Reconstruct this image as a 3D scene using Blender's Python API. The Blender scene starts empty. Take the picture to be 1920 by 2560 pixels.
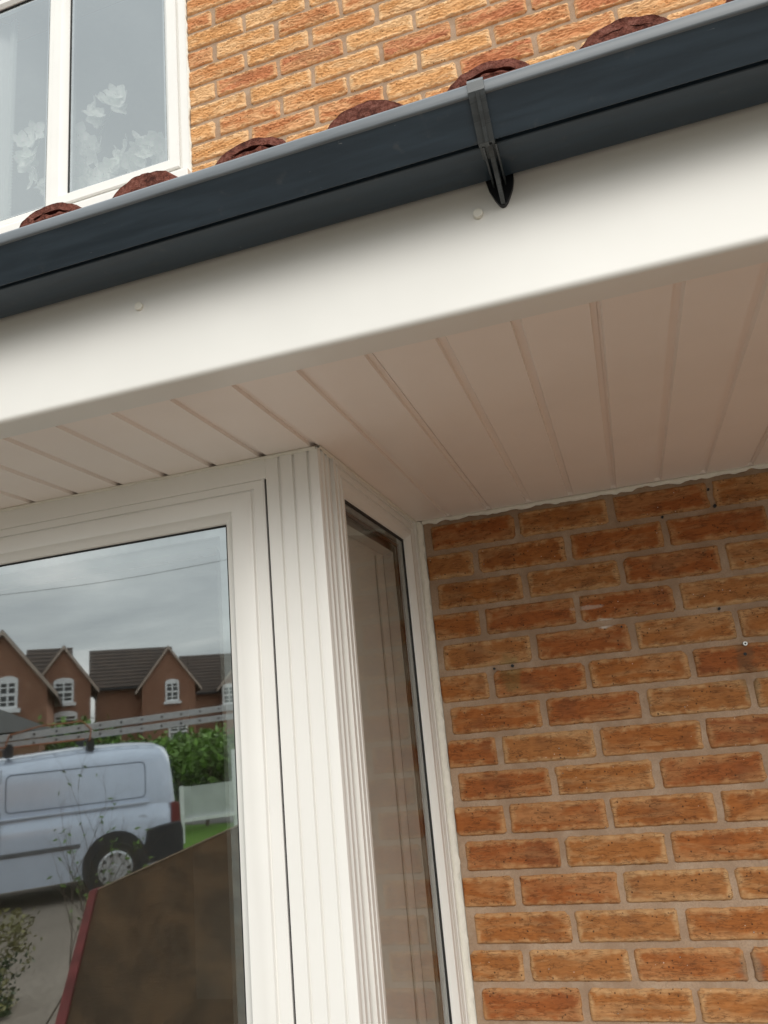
import bpy, math, random
import numpy as np
from mathutils import Matrix, Vector
random.seed(7)
S = bpy.context.scene
COL = S.collection

# ------------------------------------------------------------------ camera
R = np.array([[0.9494771952040274, 0.29991285465314216, -0.0924409833423275],
              [-0.16382075630837764, 0.22239645075030548, -0.9610944690800266],
              [-0.26768603921393513, 0.9276810326332376, 0.26029230895761296]])
C = np.array([0.2052, -1.8731, -0.4346])
F = 1933.34
cd = bpy.data.cameras.new('camera'); cam = bpy.data.objects.new('camera', cd); COL.objects.link(cam)
M = Matrix.Identity(4)
for i in range(3):
    M[i][0] = R[0][i]; M[i][1] = -R[1][i]; M[i][2] = -R[2][i]; M[i][3] = C[i]
cam.matrix_world = M
cd.sensor_fit = 'HORIZONTAL'; cd.sensor_width = 36.0; cd.lens = F / 1920 * 36.0
cd.clip_start = 0.05; cd.clip_end = 600
S.camera = cam

# ------------------------------------------------------------------ light
SUN_EL, SUN_AZ = math.radians(33), math.radians(163)      # azimuth: from +Y clockwise; 180 = straight in front of the house
W = bpy.data.worlds.new('World'); S.world = W; W.use_nodes = True
nt = W.node_tree; nt.nodes.clear()
def N(t, **k):
    n = nt.nodes.new(t)
    for a, b in k.items(): setattr(n, a, b)
    return n
out = N('ShaderNodeOutputWorld'); bg = N('ShaderNodeBackground'); bg.inputs[1].default_value = 0.1
sky = N('ShaderNodeTexSky', sky_type='NISHITA', sun_disc=False, sun_elevation=SUN_EL, sun_rotation=SUN_AZ)
tc = N('ShaderNodeTexCoord'); sep = N('ShaderNodeSeparateXYZ'); nt.links.new(tc.outputs['Generated'], sep.inputs[0])
# cloud deck: direction projected on a plane above
zz = N('ShaderNodeMath', operation='ADD'); zz.inputs[1].default_value = 0.16; nt.links.new(sep.outputs[2], zz.inputs[0])
zm = N('ShaderNodeMath', operation='MAXIMUM'); zm.inputs[1].default_value = 0.12; nt.links.new(zz.outputs[0], zm.inputs[0])
dv = N('ShaderNodeVectorMath', operation='DIVIDE'); cz = N('ShaderNodeCombineXYZ')
for i in range(3): nt.links.new(zm.outputs[0], cz.inputs[i])
nt.links.new(tc.outputs['Generated'], dv.inputs[0]); nt.links.new(cz.outputs[0], dv.inputs[1])
no = N('ShaderNodeTexNoise'); no.inputs['Scale'].default_value = 0.95; no.inputs['Detail'].default_value = 5; no.inputs['Roughness'].default_value = 0.5; no.inputs['Distortion'].default_value = 0.3
nt.links.new(dv.outputs[0], no.inputs['Vector'])
cr = N('ShaderNodeValToRGB'); e = cr.color_ramp.elements
e[0].position = 0.34; e[0].color = (0.42, 0.455, 0.475, 1); e[1].position = 0.68; e[1].color = (1.0, 1.0, .975, 1)
m1 = cr.color_ramp.elements.new(0.52); m1.color = (0.62, 0.66, 0.665, 1)
nt.links.new(no.outputs['Fac'], cr.inputs[0])
scl = N('ShaderNodeVectorMath', operation='SCALE'); zg = N('ShaderNodeMapRange'); zg.inputs[1].default_value = -0.05; zg.inputs[2].default_value = 1.0; zg.inputs[3].default_value = 11.5; zg.inputs[4].default_value = 27.0
nt.links.new(sep.outputs[2], zg.inputs[0]); nt.links.new(zg.outputs[0], scl.inputs['Scale'])     # an overcast sky is brighter overhead than at the horizon
nt.links.new(cr.outputs[0], scl.inputs[0])
mx = N('ShaderNodeMixRGB'); mx.inputs[0].default_value = 0.9
nt.links.new(sky.outputs[0], mx.inputs[1]); nt.links.new(scl.outputs[0], mx.inputs[2])
nt.links.new(mx.outputs[0], bg.inputs[0]); nt.links.new(bg.outputs[0], out.inputs[0])

sd = bpy.data.lights.new('sun', 'SUN'); sd.energy = 1.72; sd.angle = math.radians(46); sd.color = (1.0, 0.945, 0.865)
sun = bpy.data.objects.new('sun', sd); COL.objects.link(sun)
sdir = Vector((math.sin(SUN_AZ) * math.cos(SUN_EL), math.cos(SUN_AZ) * math.cos(SUN_EL), math.sin(SUN_EL)))
sun.rotation_euler = sdir.to_track_quat('Z', 'Y').to_euler(); sun.location = (0, -6, 8)
S.view_settings.view_transform = 'Standard'; S.view_settings.look = 'None'; S.view_settings.gamma = 1; S.view_settings.exposure = 0.10
S.cycles.max_bounces = 10; S.cycles.transparent_max_bounces = 12; S.cycles.glossy_bounces = 6

# ------------------------------------------------------------------ helpers
def tag(o, label=None, cat=None, group=None, kind=None):
    if label: o['label'] = label
    if cat: o['category'] = cat
    if group: o['group'] = group
    if kind: o['kind'] = kind
    return o
def empty(name, loc=(0, 0, 0), parent=None):
    o = bpy.data.objects.new(name, None); COL.objects.link(o); o.location = loc; o.empty_display_size = .1
    if parent: o.parent = parent
    return o
class MB:
    def __init__(s): s.v = []; s.f = []; s.mi = []; s.cur = 0
    def add(s, vs, fs):
        b = len(s.v); s.v += [tuple(map(float, v)) for v in vs]; s.f += [tuple(b + i for i in f) for f in fs]; s.mi += [s.cur] * len(fs); return s
    def box(s, a, b, M=None):
        (x0, y0, z0), (x1, y1, z1) = a, b
        vs = [(x0, y0, z0), (x1, y0, z0), (x1, y1, z0), (x0, y1, z0), (x0, y0, z1), (x1, y0, z1), (x1, y1, z1), (x0, y1, z1)]
        if M is not None: vs = [tuple(M @ Vector(v)) for v in vs]
        return s.add(vs, [(0, 3, 2, 1), (4, 5, 6, 7), (0, 1, 5, 4), (1, 2, 6, 5), (2, 3, 7, 6), (3, 0, 4, 7)])
    def prism(s, poly, fn, d0, d1):                 # poly of 2-D points, fn(p, d) -> 3-D point
        n = len(poly); vs = [fn(p, d0) for p in poly] + [fn(p, d1) for p in poly]
        return s.add(vs, [tuple(range(n))[::-1], tuple(range(n, 2 * n))] + [(i, (i + 1) % n, n + (i + 1) % n, n + i) for i in range(n)])
    def tube(s, pts, rads, n=8):
        pts = [Vector(p) for p in pts]; base = len(s.v); ring = []
        for i, p in enumerate(pts):
            t = (pts[min(i + 1, len(pts) - 1)] - pts[max(i - 1, 0)]).normalized()
            a = t.cross(Vector((0, 0, 1)));
            if a.length < 1e-3: a = t.cross(Vector((1, 0, 0)))
            a.normalize(); b = t.cross(a); r = rads[i] if hasattr(rads, '__len__') else rads
            ring += [tuple(p + a * (r * math.cos(2 * math.pi * k / n)) + b * (r * math.sin(2 * math.pi * k / n))) for k in range(n)]
        fs = []
        for i in range(len(pts) - 1):
            for k in range(n): fs.append((i * n + k, i * n + (k + 1) % n, (i + 1) * n + (k + 1) % n, (i + 1) * n + k))
        fs.append(tuple(range(n))[::-1]); fs.append(tuple(range((len(pts) - 1) * n, len(pts) * n)))
        return s.add(ring, fs)
    def build(s, name, mat, parent=None, smooth=False, bevel=0, loc=None, fix=True):
        me = bpy.data.meshes.new(name); me.from_pydata(s.v, [], s.f); me.update()
        if fix:
            import bmesh
            bm = bmesh.new(); bm.from_mesh(me); bmesh.ops.recalc_face_normals(bm, faces=bm.faces); bm.to_mesh(me); bm.free()
        if smooth: me.polygons.foreach_set('use_smooth', [True] * len(me.polygons))
        o = bpy.data.objects.new(name, me); COL.objects.link(o)
        for m_ in (mat if isinstance(mat, (list, tuple)) else [mat]): me.materials.append(m_)
        if isinstance(mat, (list, tuple)): me.polygons.foreach_set('material_index', s.mi)
        if parent: o.parent = parent
        if loc: o.location = loc
        if bevel:
            b = o.modifiers.new('b', 'BEVEL'); b.width = bevel; b.segments = 2; b.limit_method = 'ANGLE'; b.angle_limit = math.radians(35)
        return o
def smooth_angle(o, deg=35):
    me = o.data; me.polygons.foreach_set('use_smooth', [True] * len(me.polygons))
    try: me.set_sharp_from_angle(angle=math.radians(deg))
    except Exception: pass
    return o
# smooth value noise for real relief
def _h(ix, iy, s):
    n = (ix.astype(np.int64) * 374761393 + iy.astype(np.int64) * 668265263 + s * 974634777) & 0xffffffff
    n = ((n ^ (n >> 13)) * 1274126177) & 0xffffffff
    return ((n ^ (n >> 16)) & 0xffff) / 65535.0
def vn(x, y, s=0):
    ix, iy = np.floor(x), np.floor(y); fx, fy = x - ix, y - iy
    fx = fx * fx * (3 - 2 * fx); fy = fy * fy * (3 - 2 * fy)
    a = _h(ix, iy, s); b = _h(ix + 1, iy, s); c = _h(ix, iy + 1, s); d = _h(ix + 1, iy + 1, s)
    return (a * (1 - fx) + b * fx) * (1 - fy) + (c * (1 - fx) + d * fx) * fy
def fbm(x, y, s=0, o=3):
    r = 0; a = .5
    for k in range(o): r = r + a * vn(x * 2 ** k + 17 * k, y * 2 ** k + 5 * k, s + k); a *= .5
    return r / (1 - .5 ** o)

# ------------------------------------------------------------------ materials
class NT:
    def __init__(s, name):
        s.m = bpy.data.materials.new(name); s.m.use_nodes = True; s.t = s.m.node_tree; s.t.nodes.clear()
        s.o = s.n('ShaderNodeOutputMaterial')
    def n(s, t, **k):
        q = s.t.nodes.new(t)
        for a, b in k.items(): setattr(q, a, b)
        return q
    def l(s, a, b): s.t.links.new(a, b)
    def math(s, op, a, b=None, clamp=False):
        q = s.n('ShaderNodeMath', operation=op); q.use_clamp = clamp
        for i, v in enumerate((a, b)):
            if v is None: continue
            if isinstance(v, (int, float)): q.inputs[i].default_value = v
            else: s.l(v, q.inputs[i])
        return q.outputs[0]
    def noise(s, vec, scale, detail=4, rough=.55, dist=0):
        q = s.n('ShaderNodeTexNoise'); q.inputs['Scale'].default_value = scale; q.inputs['Detail'].default_value = detail
        q.inputs['Roughness'].default_value = rough; q.inputs['Distortion'].default_value = dist; s.l(vec, q.inputs['Vector']); return q.outputs['Fac']
    def mapv(s, vec, sc):
        q = s.n('ShaderNodeMapping'); q.inputs['Scale'].default_value = sc; s.l(vec, q.inputs[0]); return q.outputs[0]
    def rng(s, v, a, b, c=0., d=1., smooth=True):
        q = s.n('ShaderNodeMapRange'); q.interpolation_type = 'SMOOTHSTEP' if smooth else 'LINEAR'
        s.l(v, q.inputs[0])
        for i, k in enumerate((a, b, c, d)): q.inputs[i + 1].default_value = k
        return q.outputs[0]
    def mix(s, f, a, b, mode='MIX'):
        q = s.n('ShaderNodeMixRGB', blend_type=mode)
        for i, v in enumerate((f, a, b)):
            if isinstance(v, (int, float)): q.inputs[i].default_value = v
            elif isinstance(v, tuple): q.inputs[i].default_value = (*v, 1)
            else: s.l(v, q.inputs[i])
        return q.outputs[0]
    def obj(s): return s.n('ShaderNodeTexCoord').outputs['Object']
    def finish(s, col, rough=.5, metal=0, bump=None, bs=.3, bd=.01, spec=.5, coat=0):
        p = s.n('ShaderNodeBsdfPrincipled')
        for nm, v in (('Base Color', col), ('Roughness', rough), ('Metallic', metal), ('Specular IOR Level', spec), ('Coat Weight', coat)):
            if isinstance(v, tuple): p.inputs[nm].default_value = (*v, 1)
            elif isinstance(v, (int, float)): p.inputs[nm].default_value = v
            else: s.l(v, p.inputs[nm])
        if bump is not None:
            b = s.n('ShaderNodeBump'); b.inputs['Strength'].default_value = bs; b.inputs['Distance'].default_value = bd
            s.l(bump, b.inputs['Height']); s.l(b.outputs[0], p.inputs['Normal'])
        s.l(p.outputs[0], s.o.inputs[0]); s.p = p; return s.m
def simple(name, col, rough=.5, metal=0, var=.12, scale=30, bs=.0, spec=.5, coat=0):
    t = NT(name); v = t.obj(); n = t.noise(v, scale, 5)
    c = t.mix(t.rng(n, .3, .7), tuple(x * (1 - var) for x in col), tuple(min(1, x * (1 + var)) for x in col))
    return t.finish(c, rough, metal, n if bs else None, bs, .01, spec, coat)

def brick_mat(name, upper):
    t = NT(name); geo = t.n('ShaderNodeAttribute', attribute_name='bl')    # x: local x, y: local z, z: brick random
    sp = t.n('ShaderNodeSeparateXYZ'); t.l(geo.outputs['Vector'], sp.inputs[0])
    ob = t.obj(); sv = t.mapv(ob, (1, 1, 1)); st = t.mapv(ob, (.35, 1, 1.6))
    n_e = t.noise(sv, 45, 4); n_f = t.noise(st, 120, 5, .65); n_b = t.noise(st, 16, 4, .6, .6)
    ax = t.math('SUBTRACT', .1075, t.math('ABSOLUTE', sp.outputs[0])); az = t.math('SUBTRACT', .0325, t.math('ABSOLUTE', sp.outputs[1]))
    ed = t.math('MINIMUM', ax, t.math('MULTIPLY', az, 1.25))
    ed = t.math('ADD', ed, t.math('MULTIPLY', t.math('SUBTRACT', n_e, .5), .044))
    core = t.rng(ed, .002, .019)
    r = sp.outputs[2]
    def ramp(v, els):
        q = t.n('ShaderNodeValToRGB'); cr = q.color_ramp
        while len(cr.elements) < len(els): cr.elements.new(.5)
        for e_, (p_, c_) in zip(cr.elements, els): e_.position = p_; e_.color = (*c_, 1)
        t.l(v, q.inputs[0]); return q.outputs[0]
    if upper:
        cc = ramp(r, [(0, (.78, .43, .19)), (.4, (.72, .37, .15)), (.68, (.64, .285, .115)), (.88, (.58, .225, .10)), (1, (.50, .18, .09))])  # creamier brick, with part of the open daylight mixed into the palette
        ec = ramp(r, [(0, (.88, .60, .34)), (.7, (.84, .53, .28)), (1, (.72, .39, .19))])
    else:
        cc = ramp(r, [(0, (.40, .170, .058)), (.35, (.39, .148, .042)), (.65, (.37, .125, .034)), (.88, (.35, .110, .032)), (1, (.30, .100, .036))])  # same wall, browner; part of the soffit's shade is mixed into the palette
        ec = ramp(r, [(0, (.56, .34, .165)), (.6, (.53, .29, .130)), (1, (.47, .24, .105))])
    c = t.mix(core, ec, cc)
    c = t.mix(t.rng(n_b, .46, .62, 0, .8 if upper else .6), c, t.mix(.8, c, ec))                    # loose cream patches
    sm = t.rng(t.noise(sv, 11, 3), .50, .68, 0, .7 if not upper else .45)
    c = t.mix(t.math('MULTIPLY', sm, core), c, t.mix(.45, c, (.12, .05, .03)))          # darker fire-marked centre
    c = t.mix(t.rng(n_f, .40, .68, 0, .45), c, t.mix(1, c, (.60, .53, .46), 'MULTIPLY'))
    if not upper:
        k1 = t.noise(t.mapv(ob, (.55, 1, 2.6)), 42, 4, .6, 1.1); k2 = t.noise(t.mapv(ob, (.5, 1, 2.8)), 95, 3, .6, 1.4)
        cr_ = t.math('MULTIPLY', t.rng(t.math('ABSOLUTE', t.math('SUBTRACT', k1, .5)), .0, .045, 1, 0), t.rng(t.noise(sv, 34, 2), .40, .55))
        cr2 = t.math('MULTIPLY', t.rng(t.math('ABSOLUTE', t.math('SUBTRACT', k2, .5)), .0, .050, 1, 0), t.rng(t.noise(sv, 50, 2), .44, .58))
        crk = t.math('MAXIMUM', cr_, t.math('MULTIPLY', cr2, .35)); c = t.mix(t.math('MULTIPLY', crk, .55), c, (.055, .024, .012))
    vo = t.n('ShaderNodeTexVoronoi'); vo.inputs['Scale'].default_value = 120; t.l(sv, vo.inputs['Vector'])
    sc = t.n('ShaderNodeSeparateColor'); t.l(vo.outputs['Color'], sc.inputs[0])
    spot = t.math('MULTIPLY', t.rng(vo.outputs['Distance'], .16, .30, 1, 0), t.rng(sc.outputs[0], .84, .88))
    c = t.mix(t.math('MULTIPLY', spot, .8), c, (.05, .025, .015))
    wh = t.math('MULTIPLY', t.rng(vo.outputs['Distance'], .10, .18, 1, 0), t.rng(sc.outputs[1], .955, .97))
    c = t.mix(t.math('MULTIPLY', wh, .7), c, (.75, .65, .55))
    # efflorescence smudge and green algae by the old fixing hole
    def blob(x, z, rx, rz):
        q = t.n('ShaderNodeSeparateXYZ'); t.l(ob, q.inputs[0])
        a = t.math('DIVIDE', t.math('SUBTRACT', q.outputs[0], x), rx); b = t.math('DIVIDE', t.math('SUBTRACT', q.outputs[2], z), rz)
        d = t.math('ADD', t.math('MULTIPLY', a, a), t.math('MULTIPLY', b, b))
        return t.rng(t.math('ADD', d, t.math('MULTIPLY', t.math('SUBTRACT', n_e, .5), 2.2)), .2, 1.2, 1, 0)
    if not upper:
        c = t.mix(t.math('MULTIPLY', blob(.168, -.262, .032, .012), .95), c, (.75, .70, .64))
        c = t.mix(t.math('MULTIPLY', blob(.133, -.222, .040, .006), .4), c, (.7, .62, .54))
        c = t.mix(t.math('MULTIPLY', blob(-.062, -.352, .03, .05), .4), c, (.12, .13, .05))
        c = t.mix(t.math('MULTIPLY', blob(.45, -.40, .02, .10), .45), c, (.10, .08, .05))
        c = t.mix(t.math('MULTIPLY', blob(.34, -.985, .03, .04), .5), c, (.16, .13, .10))
    return t.finish(c, .9, 0, t.noise(st, 260, 5, .7), .35 if upper else .3, .003, .25)
def mortar_mat():
    t = NT('mortar'); v = t.obj(); n = t.noise(v, 260, 6, .7); m = t.noise(v, 9, 4)
    c = t.mix(t.rng(m, .35, .65), (.36, .245, .165), (.47, .335, .235)); c = t.mix(t.rng(n, .35, .7, 0, .55), c, (.28, .20, .14)); c = t.mix(t.rng(t.noise(v, 30, 4), .5, .7, 0, .35), c, (.50, .40, .31))
    return t.finish(c, .95, 0, n, .5, .004, .2)
def upvc(name, col, rough=.32):
    t = NT(name); v = t.obj(); n = t.noise(v, 5, 3); f = t.noise(v, 3.1, 4)
    c = t.mix(t.rng(n, .35, .65), tuple(x * .97 for x in col), col)
    c = t.mix(t.rng(t.noise(v, 2.2, 5), .5, .8, 0, .10), c, (.70, .66, .58))
    return t.finish(c, t.rng(f, .2, .8, rough - .06, rough + .10), 0, t.noise(v, 14, 2), .03, .004, .4)
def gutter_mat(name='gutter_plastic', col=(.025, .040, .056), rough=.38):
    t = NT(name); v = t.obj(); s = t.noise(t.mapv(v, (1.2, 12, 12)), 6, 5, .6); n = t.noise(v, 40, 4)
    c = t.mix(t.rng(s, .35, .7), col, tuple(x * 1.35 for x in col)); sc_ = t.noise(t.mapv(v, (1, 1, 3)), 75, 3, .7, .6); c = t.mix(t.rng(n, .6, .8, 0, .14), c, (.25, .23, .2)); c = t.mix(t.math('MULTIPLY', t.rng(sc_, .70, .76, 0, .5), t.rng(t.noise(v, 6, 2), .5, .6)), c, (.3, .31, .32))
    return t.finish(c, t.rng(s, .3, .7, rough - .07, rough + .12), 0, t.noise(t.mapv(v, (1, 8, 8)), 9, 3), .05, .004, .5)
def glass_mat(name, base=.24, tint=(.78, .82, .80), rough=.012, wob=.0):
    t = NT(name); fr = t.n('ShaderNodeFresnel'); fr.inputs[0].default_value = 1.52
    gl = t.n('ShaderNodeBsdfGlossy'); gl.inputs['Color'].default_value = (.97, 1, .99, 1); gl.inputs['Roughness'].default_value = rough
    tr = t.n('ShaderNodeBsdfTransparent'); tr.inputs['Color'].default_value = (*tint, 1)
    mxs = t.n('ShaderNodeMixShader'); f = t.math('ADD', t.math('MULTIPLY', fr.outputs[0], 1.5), base, True)
    if wob:
        b = t.n('ShaderNodeBump'); b.inputs['Strength'].default_value = wob; b.inputs['Distance'].default_value = .01
        t.l(t.noise(t.mapv(t.obj(), (1, 1, 1)), 2.2, 1), b.inputs['Height']); t.l(b.outputs[0], gl.inputs['Normal'])
    t.l(f, mxs.inputs[0]); t.l(tr.outputs[0], mxs.inputs[1]); t.l(gl.outputs[0], mxs.inputs[2]); t.l(mxs.outputs[0], t.o.inputs[0]); return t.m
def tile_mat():
    t = NT('concrete_tile'); v = t.obj(); n = t.noise(v, 110, 6, .75); m = t.noise(v, 22, 4); g = t.noise(v, 260, 4, .7)
    c = t.mix(t.rng(m, .3, .7), (.18, .060, .042), (.34, .115, .082)); c = t.mix(t.rng(n, .46, .66, 0, .7), c, (.44, .19, .145)); c = t.mix(t.rng(n, .50, .36, 0, .75), c, (.07, .026, .022)); c = t.mix(t.rng(g, .5, .7, 0, .4), c, (.09, .035, .03))
    return t.finish(c, .95, 0, t.math('ADD', n, t.math('MULTIPLY', g, .4)), 1.0, .012, .15)

MAT = dict(bu=brick_mat('brick_pale_lit', True), bl=brick_mat('brick_orange_shaded', False), mortar=mortar_mat(),
           white=upvc('white_upvc', (.83, .815, .78)), soffit=upvc('soffit_pvc', (.92, .84, .785), .36), seal=simple('sealant', (.80, .77, .69), .5, 0, .04, 60, .2),
           gutter=gutter_mat(), bead=gutter_mat('gutter_lit', (.12, .135, .15), .36), bracket=gutter_mat('bracket_plastic', (.045, .052, .056), .24), brdark=simple('black_plastic', (.006, .007, .010), .5),
           glass=glass_mat('window_glass', .33, (.92, .95, .93), .020, wob=.014), glass_side=glass_mat('side_glass', -.09, (1, 1, .99)), glass_up=glass_mat('upper_glass', .25, (1, 1, 1)),
           gasket=simple('rubber_gasket', (.012, .012, .013), .6), alu=simple('aluminium_spacer', (.48, .50, .50), .35, .4), brown=simple('brown_spacer', (.10, .045, .03), .5),
           tile=tile_mat(), lead=simple('lead', (.22, .23, .24), .5, .3), steel=simple('steel', (.55, .55, .53), .3, .9),
            plaster=simple('interior_plaster', (.62, .60, .54), .9, 0, .06, 8), room=simple('interior_wall', (.70, .67, .61), .95, 0, .1, 3), carpet=simple('interior_floor', (.20, .16, .12), .95))

# ------------------------------------------------------------------ the house
house = empty('brick_house', (0, 0, -2.22))
tag(house, 'orange brick house with white trim, dark grey gutter and a white framed bay window', 'house')
def part(o, parent):
    o.parent = parent; o.matrix_parent_inverse = Matrix.Translation(-Vector(house.location)) if parent is house else Matrix.Identity(4)
    return o

def brick_region(X0, X1, Z0, Z1, ox, oz, par, fx0, fx1, fz0, fz1, style, V, Fc, A, seed):
    """bricks of a 225 x 75 lattice clipped to a rectangle; fine grid inside the f-box"""
    rng = np.random.RandomState(seed)
    r0 = math.floor((Z0 - oz) / .075); r1 = math.ceil((Z1 - oz) / .075)
    for r in range(r0, r1 + 1):
        zc = oz + r * .075
        off = 0 if (r + par) % 2 == 0 else .1125
        k0 = math.floor((X0 - ox - off) / .225) - 1; k1 = math.ceil((X1 - ox - off) / .225) + 1
        for k in range(k0, k1 + 1):
            xc = ox + off + k * .225 + .1125 + rng.uniform(-.0015, .0015)
            rr = rng.rand(); j = rng.uniform(-.0012, .0012); L = .1066 + rng.uniform(-.002, .0015)
            a, b = max(X0, xc - L), min(X1, xc + L); c, d = max(Z0, zc - .0316), min(Z1, zc + .0316)
            if b - a < .012 or d - c < .008: continue
            fine = b > fx0 and a < fx1 and d > fz0 and c < fz1
            nx = max(3, int((b - a) / (.0036 if fine else .03))); nz = max(3, int((d - c) / (.0019 if fine else .02)))
            xs = np.linspace(a, b, nx); zs = np.linspace(c, d, nz)
            if not fine:
                xs = np.concatenate([[a, a + .0025], np.linspace(a + .0055, b - .0055, nx), [b - .0025, b]]); zs = np.concatenate([[c, c + .0025], np.linspace(c + .0035, d - .0035, nz), [d - .0025, d]]); nx += 4; nz += 4
            Xg, Zg = np.meshgrid(xs, zs)
            sx = xc * 37.1; lx = Xg - xc; lz = Zg - zc
            ex = np.minimum(Xg - a, b - Xg); ez = np.minimum(Zg - c, d - Zg); e_ = np.minimum(ex, ez)
            edge = np.clip(e_ / .006, 0, 1); edge = edge * (2 - edge)
            if style:
                lam = .0104
                ph = Zg / lam + 3.4 * fbm(Xg / .040 + sx, Zg / .028 + r, 3) + 1.7 * fbm(Xg / .009 + sx, Zg / .010, 9)
                s_ = 1 - (ph - np.floor(ph)); msk = .25 + .9 * fbm(Xg / .03 + sx, Zg / .014 + 3 * r, 21)
                h = .0062 * s_ * msk + .0040 * (fbm(Xg / .018, Zg / .010, 33) - .5) + .001 * (vn(Xg / .004, Zg / .003, 5) - .5)
            else:
                lam = .017
                ph = Zg / lam + 3.6 * fbm(Xg / .040 + sx, Zg / .030 + r, 3) + 1.6 * fbm(Xg / .009 + sx, Zg / .010, 9)
                s_ = ph - np.floor(ph); msk = np.clip(2.6 * fbm(Xg / .022 + sx, Zg / .012 + 3 * r, 21) - .95, 0, 1)
                crack = np.clip(1 - s_ / .17, 0, 1) + .35 * np.clip((s_ - .75) / .25, 0, 1)
                h = .0020 - .0048 * crack * msk * np.clip(e_ / .008, .15, 1) + (.0034) * (fbm(Xg / .02, Zg / .010, 33) - .5) + .0010 * (vn(Xg / .004, Zg / .003, 5) - .5)
            wob = .0034 * (fbm(Xg / .02 + 5, Zg / .02, 55) - .5) * 2
            out_ = (h + j) * edge - .0055 * (1 - edge)
            Xo = Xg + np.where(ex < .0005, wob, 0); Zo = Zg + np.where(ez < .0005, .0026 * (fbm(Xg / .013 + 9, Zg / .02, 57) - .5) * 2, 0)
            rc = [.003 + .009 * rng.rand() ** 2 for _ in range(4)]
            for (cx_, cz_, rad) in ((a, c, rc[0]), (b, c, rc[1]), (a, d, rc[2]), (b, d, rc[3])):
                tx = np.clip(1 - np.abs(Xg - cx_) / rad, 0, 1); tz = np.clip(1 - np.abs(Zg - cz_) / rad, 0, 1)
                Xo = Xo + np.sign(xc - cx_) * rad * (1 - np.sqrt(1 - tz ** 2)) * tx * .8
                Zo = Zo + np.sign(zc - cz_) * rad * (1 - np.sqrt(1 - tx ** 2)) * tz * .8
            Y = -out_
            base = len(V); P = np.stack([Xo, Y, Zo], -1).reshape(-1, 3); V.append(P)
            A.append(np.stack([lx, lz, np.full_like(lx, rr)], -1).reshape(-1, 3))
            n0 = sum_counts[0]; sum_counts[0] += nx * nz
            idx = (np.arange(nz)[:, None] * nx + np.arange(nx)[None, :]) + n0
            q = np.stack([idx[:-1, :-1], idx[:-1, 1:], idx[1:, 1:], idx[1:, :-1]], -1).reshape(-1, 4); Fc.append(q)
            # side returns into the mortar
            loop = np.concatenate([idx[0, :], idx[1:, -1], idx[-1, :-1][::-1], idx[1:-1, 0][::-1]])
            lp = P[loop - n0].copy(); lp[:, 1] = .012; m = len(loop); V.append(lp)
            A.append(A[-1][loop - n0])
            n1 = sum_counts[0]; sum_counts[0] += m; a1 = np.arange(m); 
            Fc.append(np.stack([loop[a1], n1 + a1, n1 + (a1 + 1) % m, loop[(a1 + 1) % m]], -1))
def brick_obj(name, mat, regs, ox, oz, par, fine, style, seed):
    V, Fc, A = [], [], []; sum_counts[0] = 0
    for i, rg in enumerate(regs): brick_region(*rg, ox, oz, par, *fine, style, V, Fc, A, seed + i)
    V = np.concatenate(V); Fc = np.concatenate(Fc); A = np.concatenate(A)
    me = bpy.data.meshes.new(name); me.vertices.add(len(V)); me.vertices.foreach_set('co', V.astype(np.float32).ravel())
    me.loops.add(len(Fc) * 4); me.loops.foreach_set('vertex_index', Fc.astype(np.int32).ravel())
    me.polygons.add(len(Fc)); me.polygons.foreach_set('loop_start', np.arange(0, len(Fc) * 4, 4, dtype=np.int32))
    try: me.polygons.foreach_set('loop_total', np.full(len(Fc), 4, dtype=np.int32))
    except Exception: pass
    me.update(calc_edges=True); me.validate()
    at = me.attributes.new('bl', 'FLOAT_VECTOR', 'POINT'); at.data.foreach_set('vector', A.astype(np.float32).ravel())
    me.materials.append(mat); o = bpy.data.objects.new(name, me); COL.objects.link(o)
    me.polygons.foreach_set('use_smooth', [True] * len(me.polygons))
    return o
sum_counts = [0]
def mortar_sheet(regs, fine):
    b = MB()
    for (x0, x1, z0, z1) in regs:
        f = x1 > fine[0] and x0 < fine[1]
        nx = max(2, int((x1 - x0) / .012)); nz = max(2, int((z1 - z0) / .012))
        xs = np.linspace(x0, x1, nx); zs = np.linspace(z0, z1, nz); Xg, Zg = np.meshgrid(xs, zs)
        Y = .0045 + .0022 * (fbm(Xg / .03, Zg / .03, 71) - .5) + .0008 * (vn(Xg / .012, Zg / .012, 7) - .5)
        b.add(np.stack([Xg, Y, Zg], -1).reshape(-1, 3), [(i * nx + k, i * nx + k + 1, (i + 1) * nx + k + 1, (i + 1) * nx + k) for i in range(nz - 1) for k in range(nx - 1)])
        b.box((x0, .010, z0), (x1, .22, z1))
    return b
low_regs = [(-.236, 2.4, -2.2, .085), (-3.2, -2.306, -2.2, .085), (-2.306, -.236, -2.2, -1.45)]
up_regs = [(-.866, 2.4, .60, 3.3), (-2.33, -.866, .60, 1.295), (-2.33, -.866, 2.42, 3.3), (-3.2, -2.33, .60, 3.3)]
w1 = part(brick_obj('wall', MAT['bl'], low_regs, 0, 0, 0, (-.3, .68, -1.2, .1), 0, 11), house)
tag(w1, 'orange brown brick wall under the soffit beside the bay window')
wm = mortar_sheet(low_regs, (-.3, .68)).build('mortar', MAT['mortar'], None); wm.parent = w1
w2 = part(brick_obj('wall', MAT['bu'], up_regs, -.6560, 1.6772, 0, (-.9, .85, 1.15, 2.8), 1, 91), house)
tag(w2, 'pale orange deeply creased brick wall above the gutter')
wm = mortar_sheet(up_regs, (-.9, .85)).build('mortar', MAT['mortar'], None); wm.parent = w2

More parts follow.
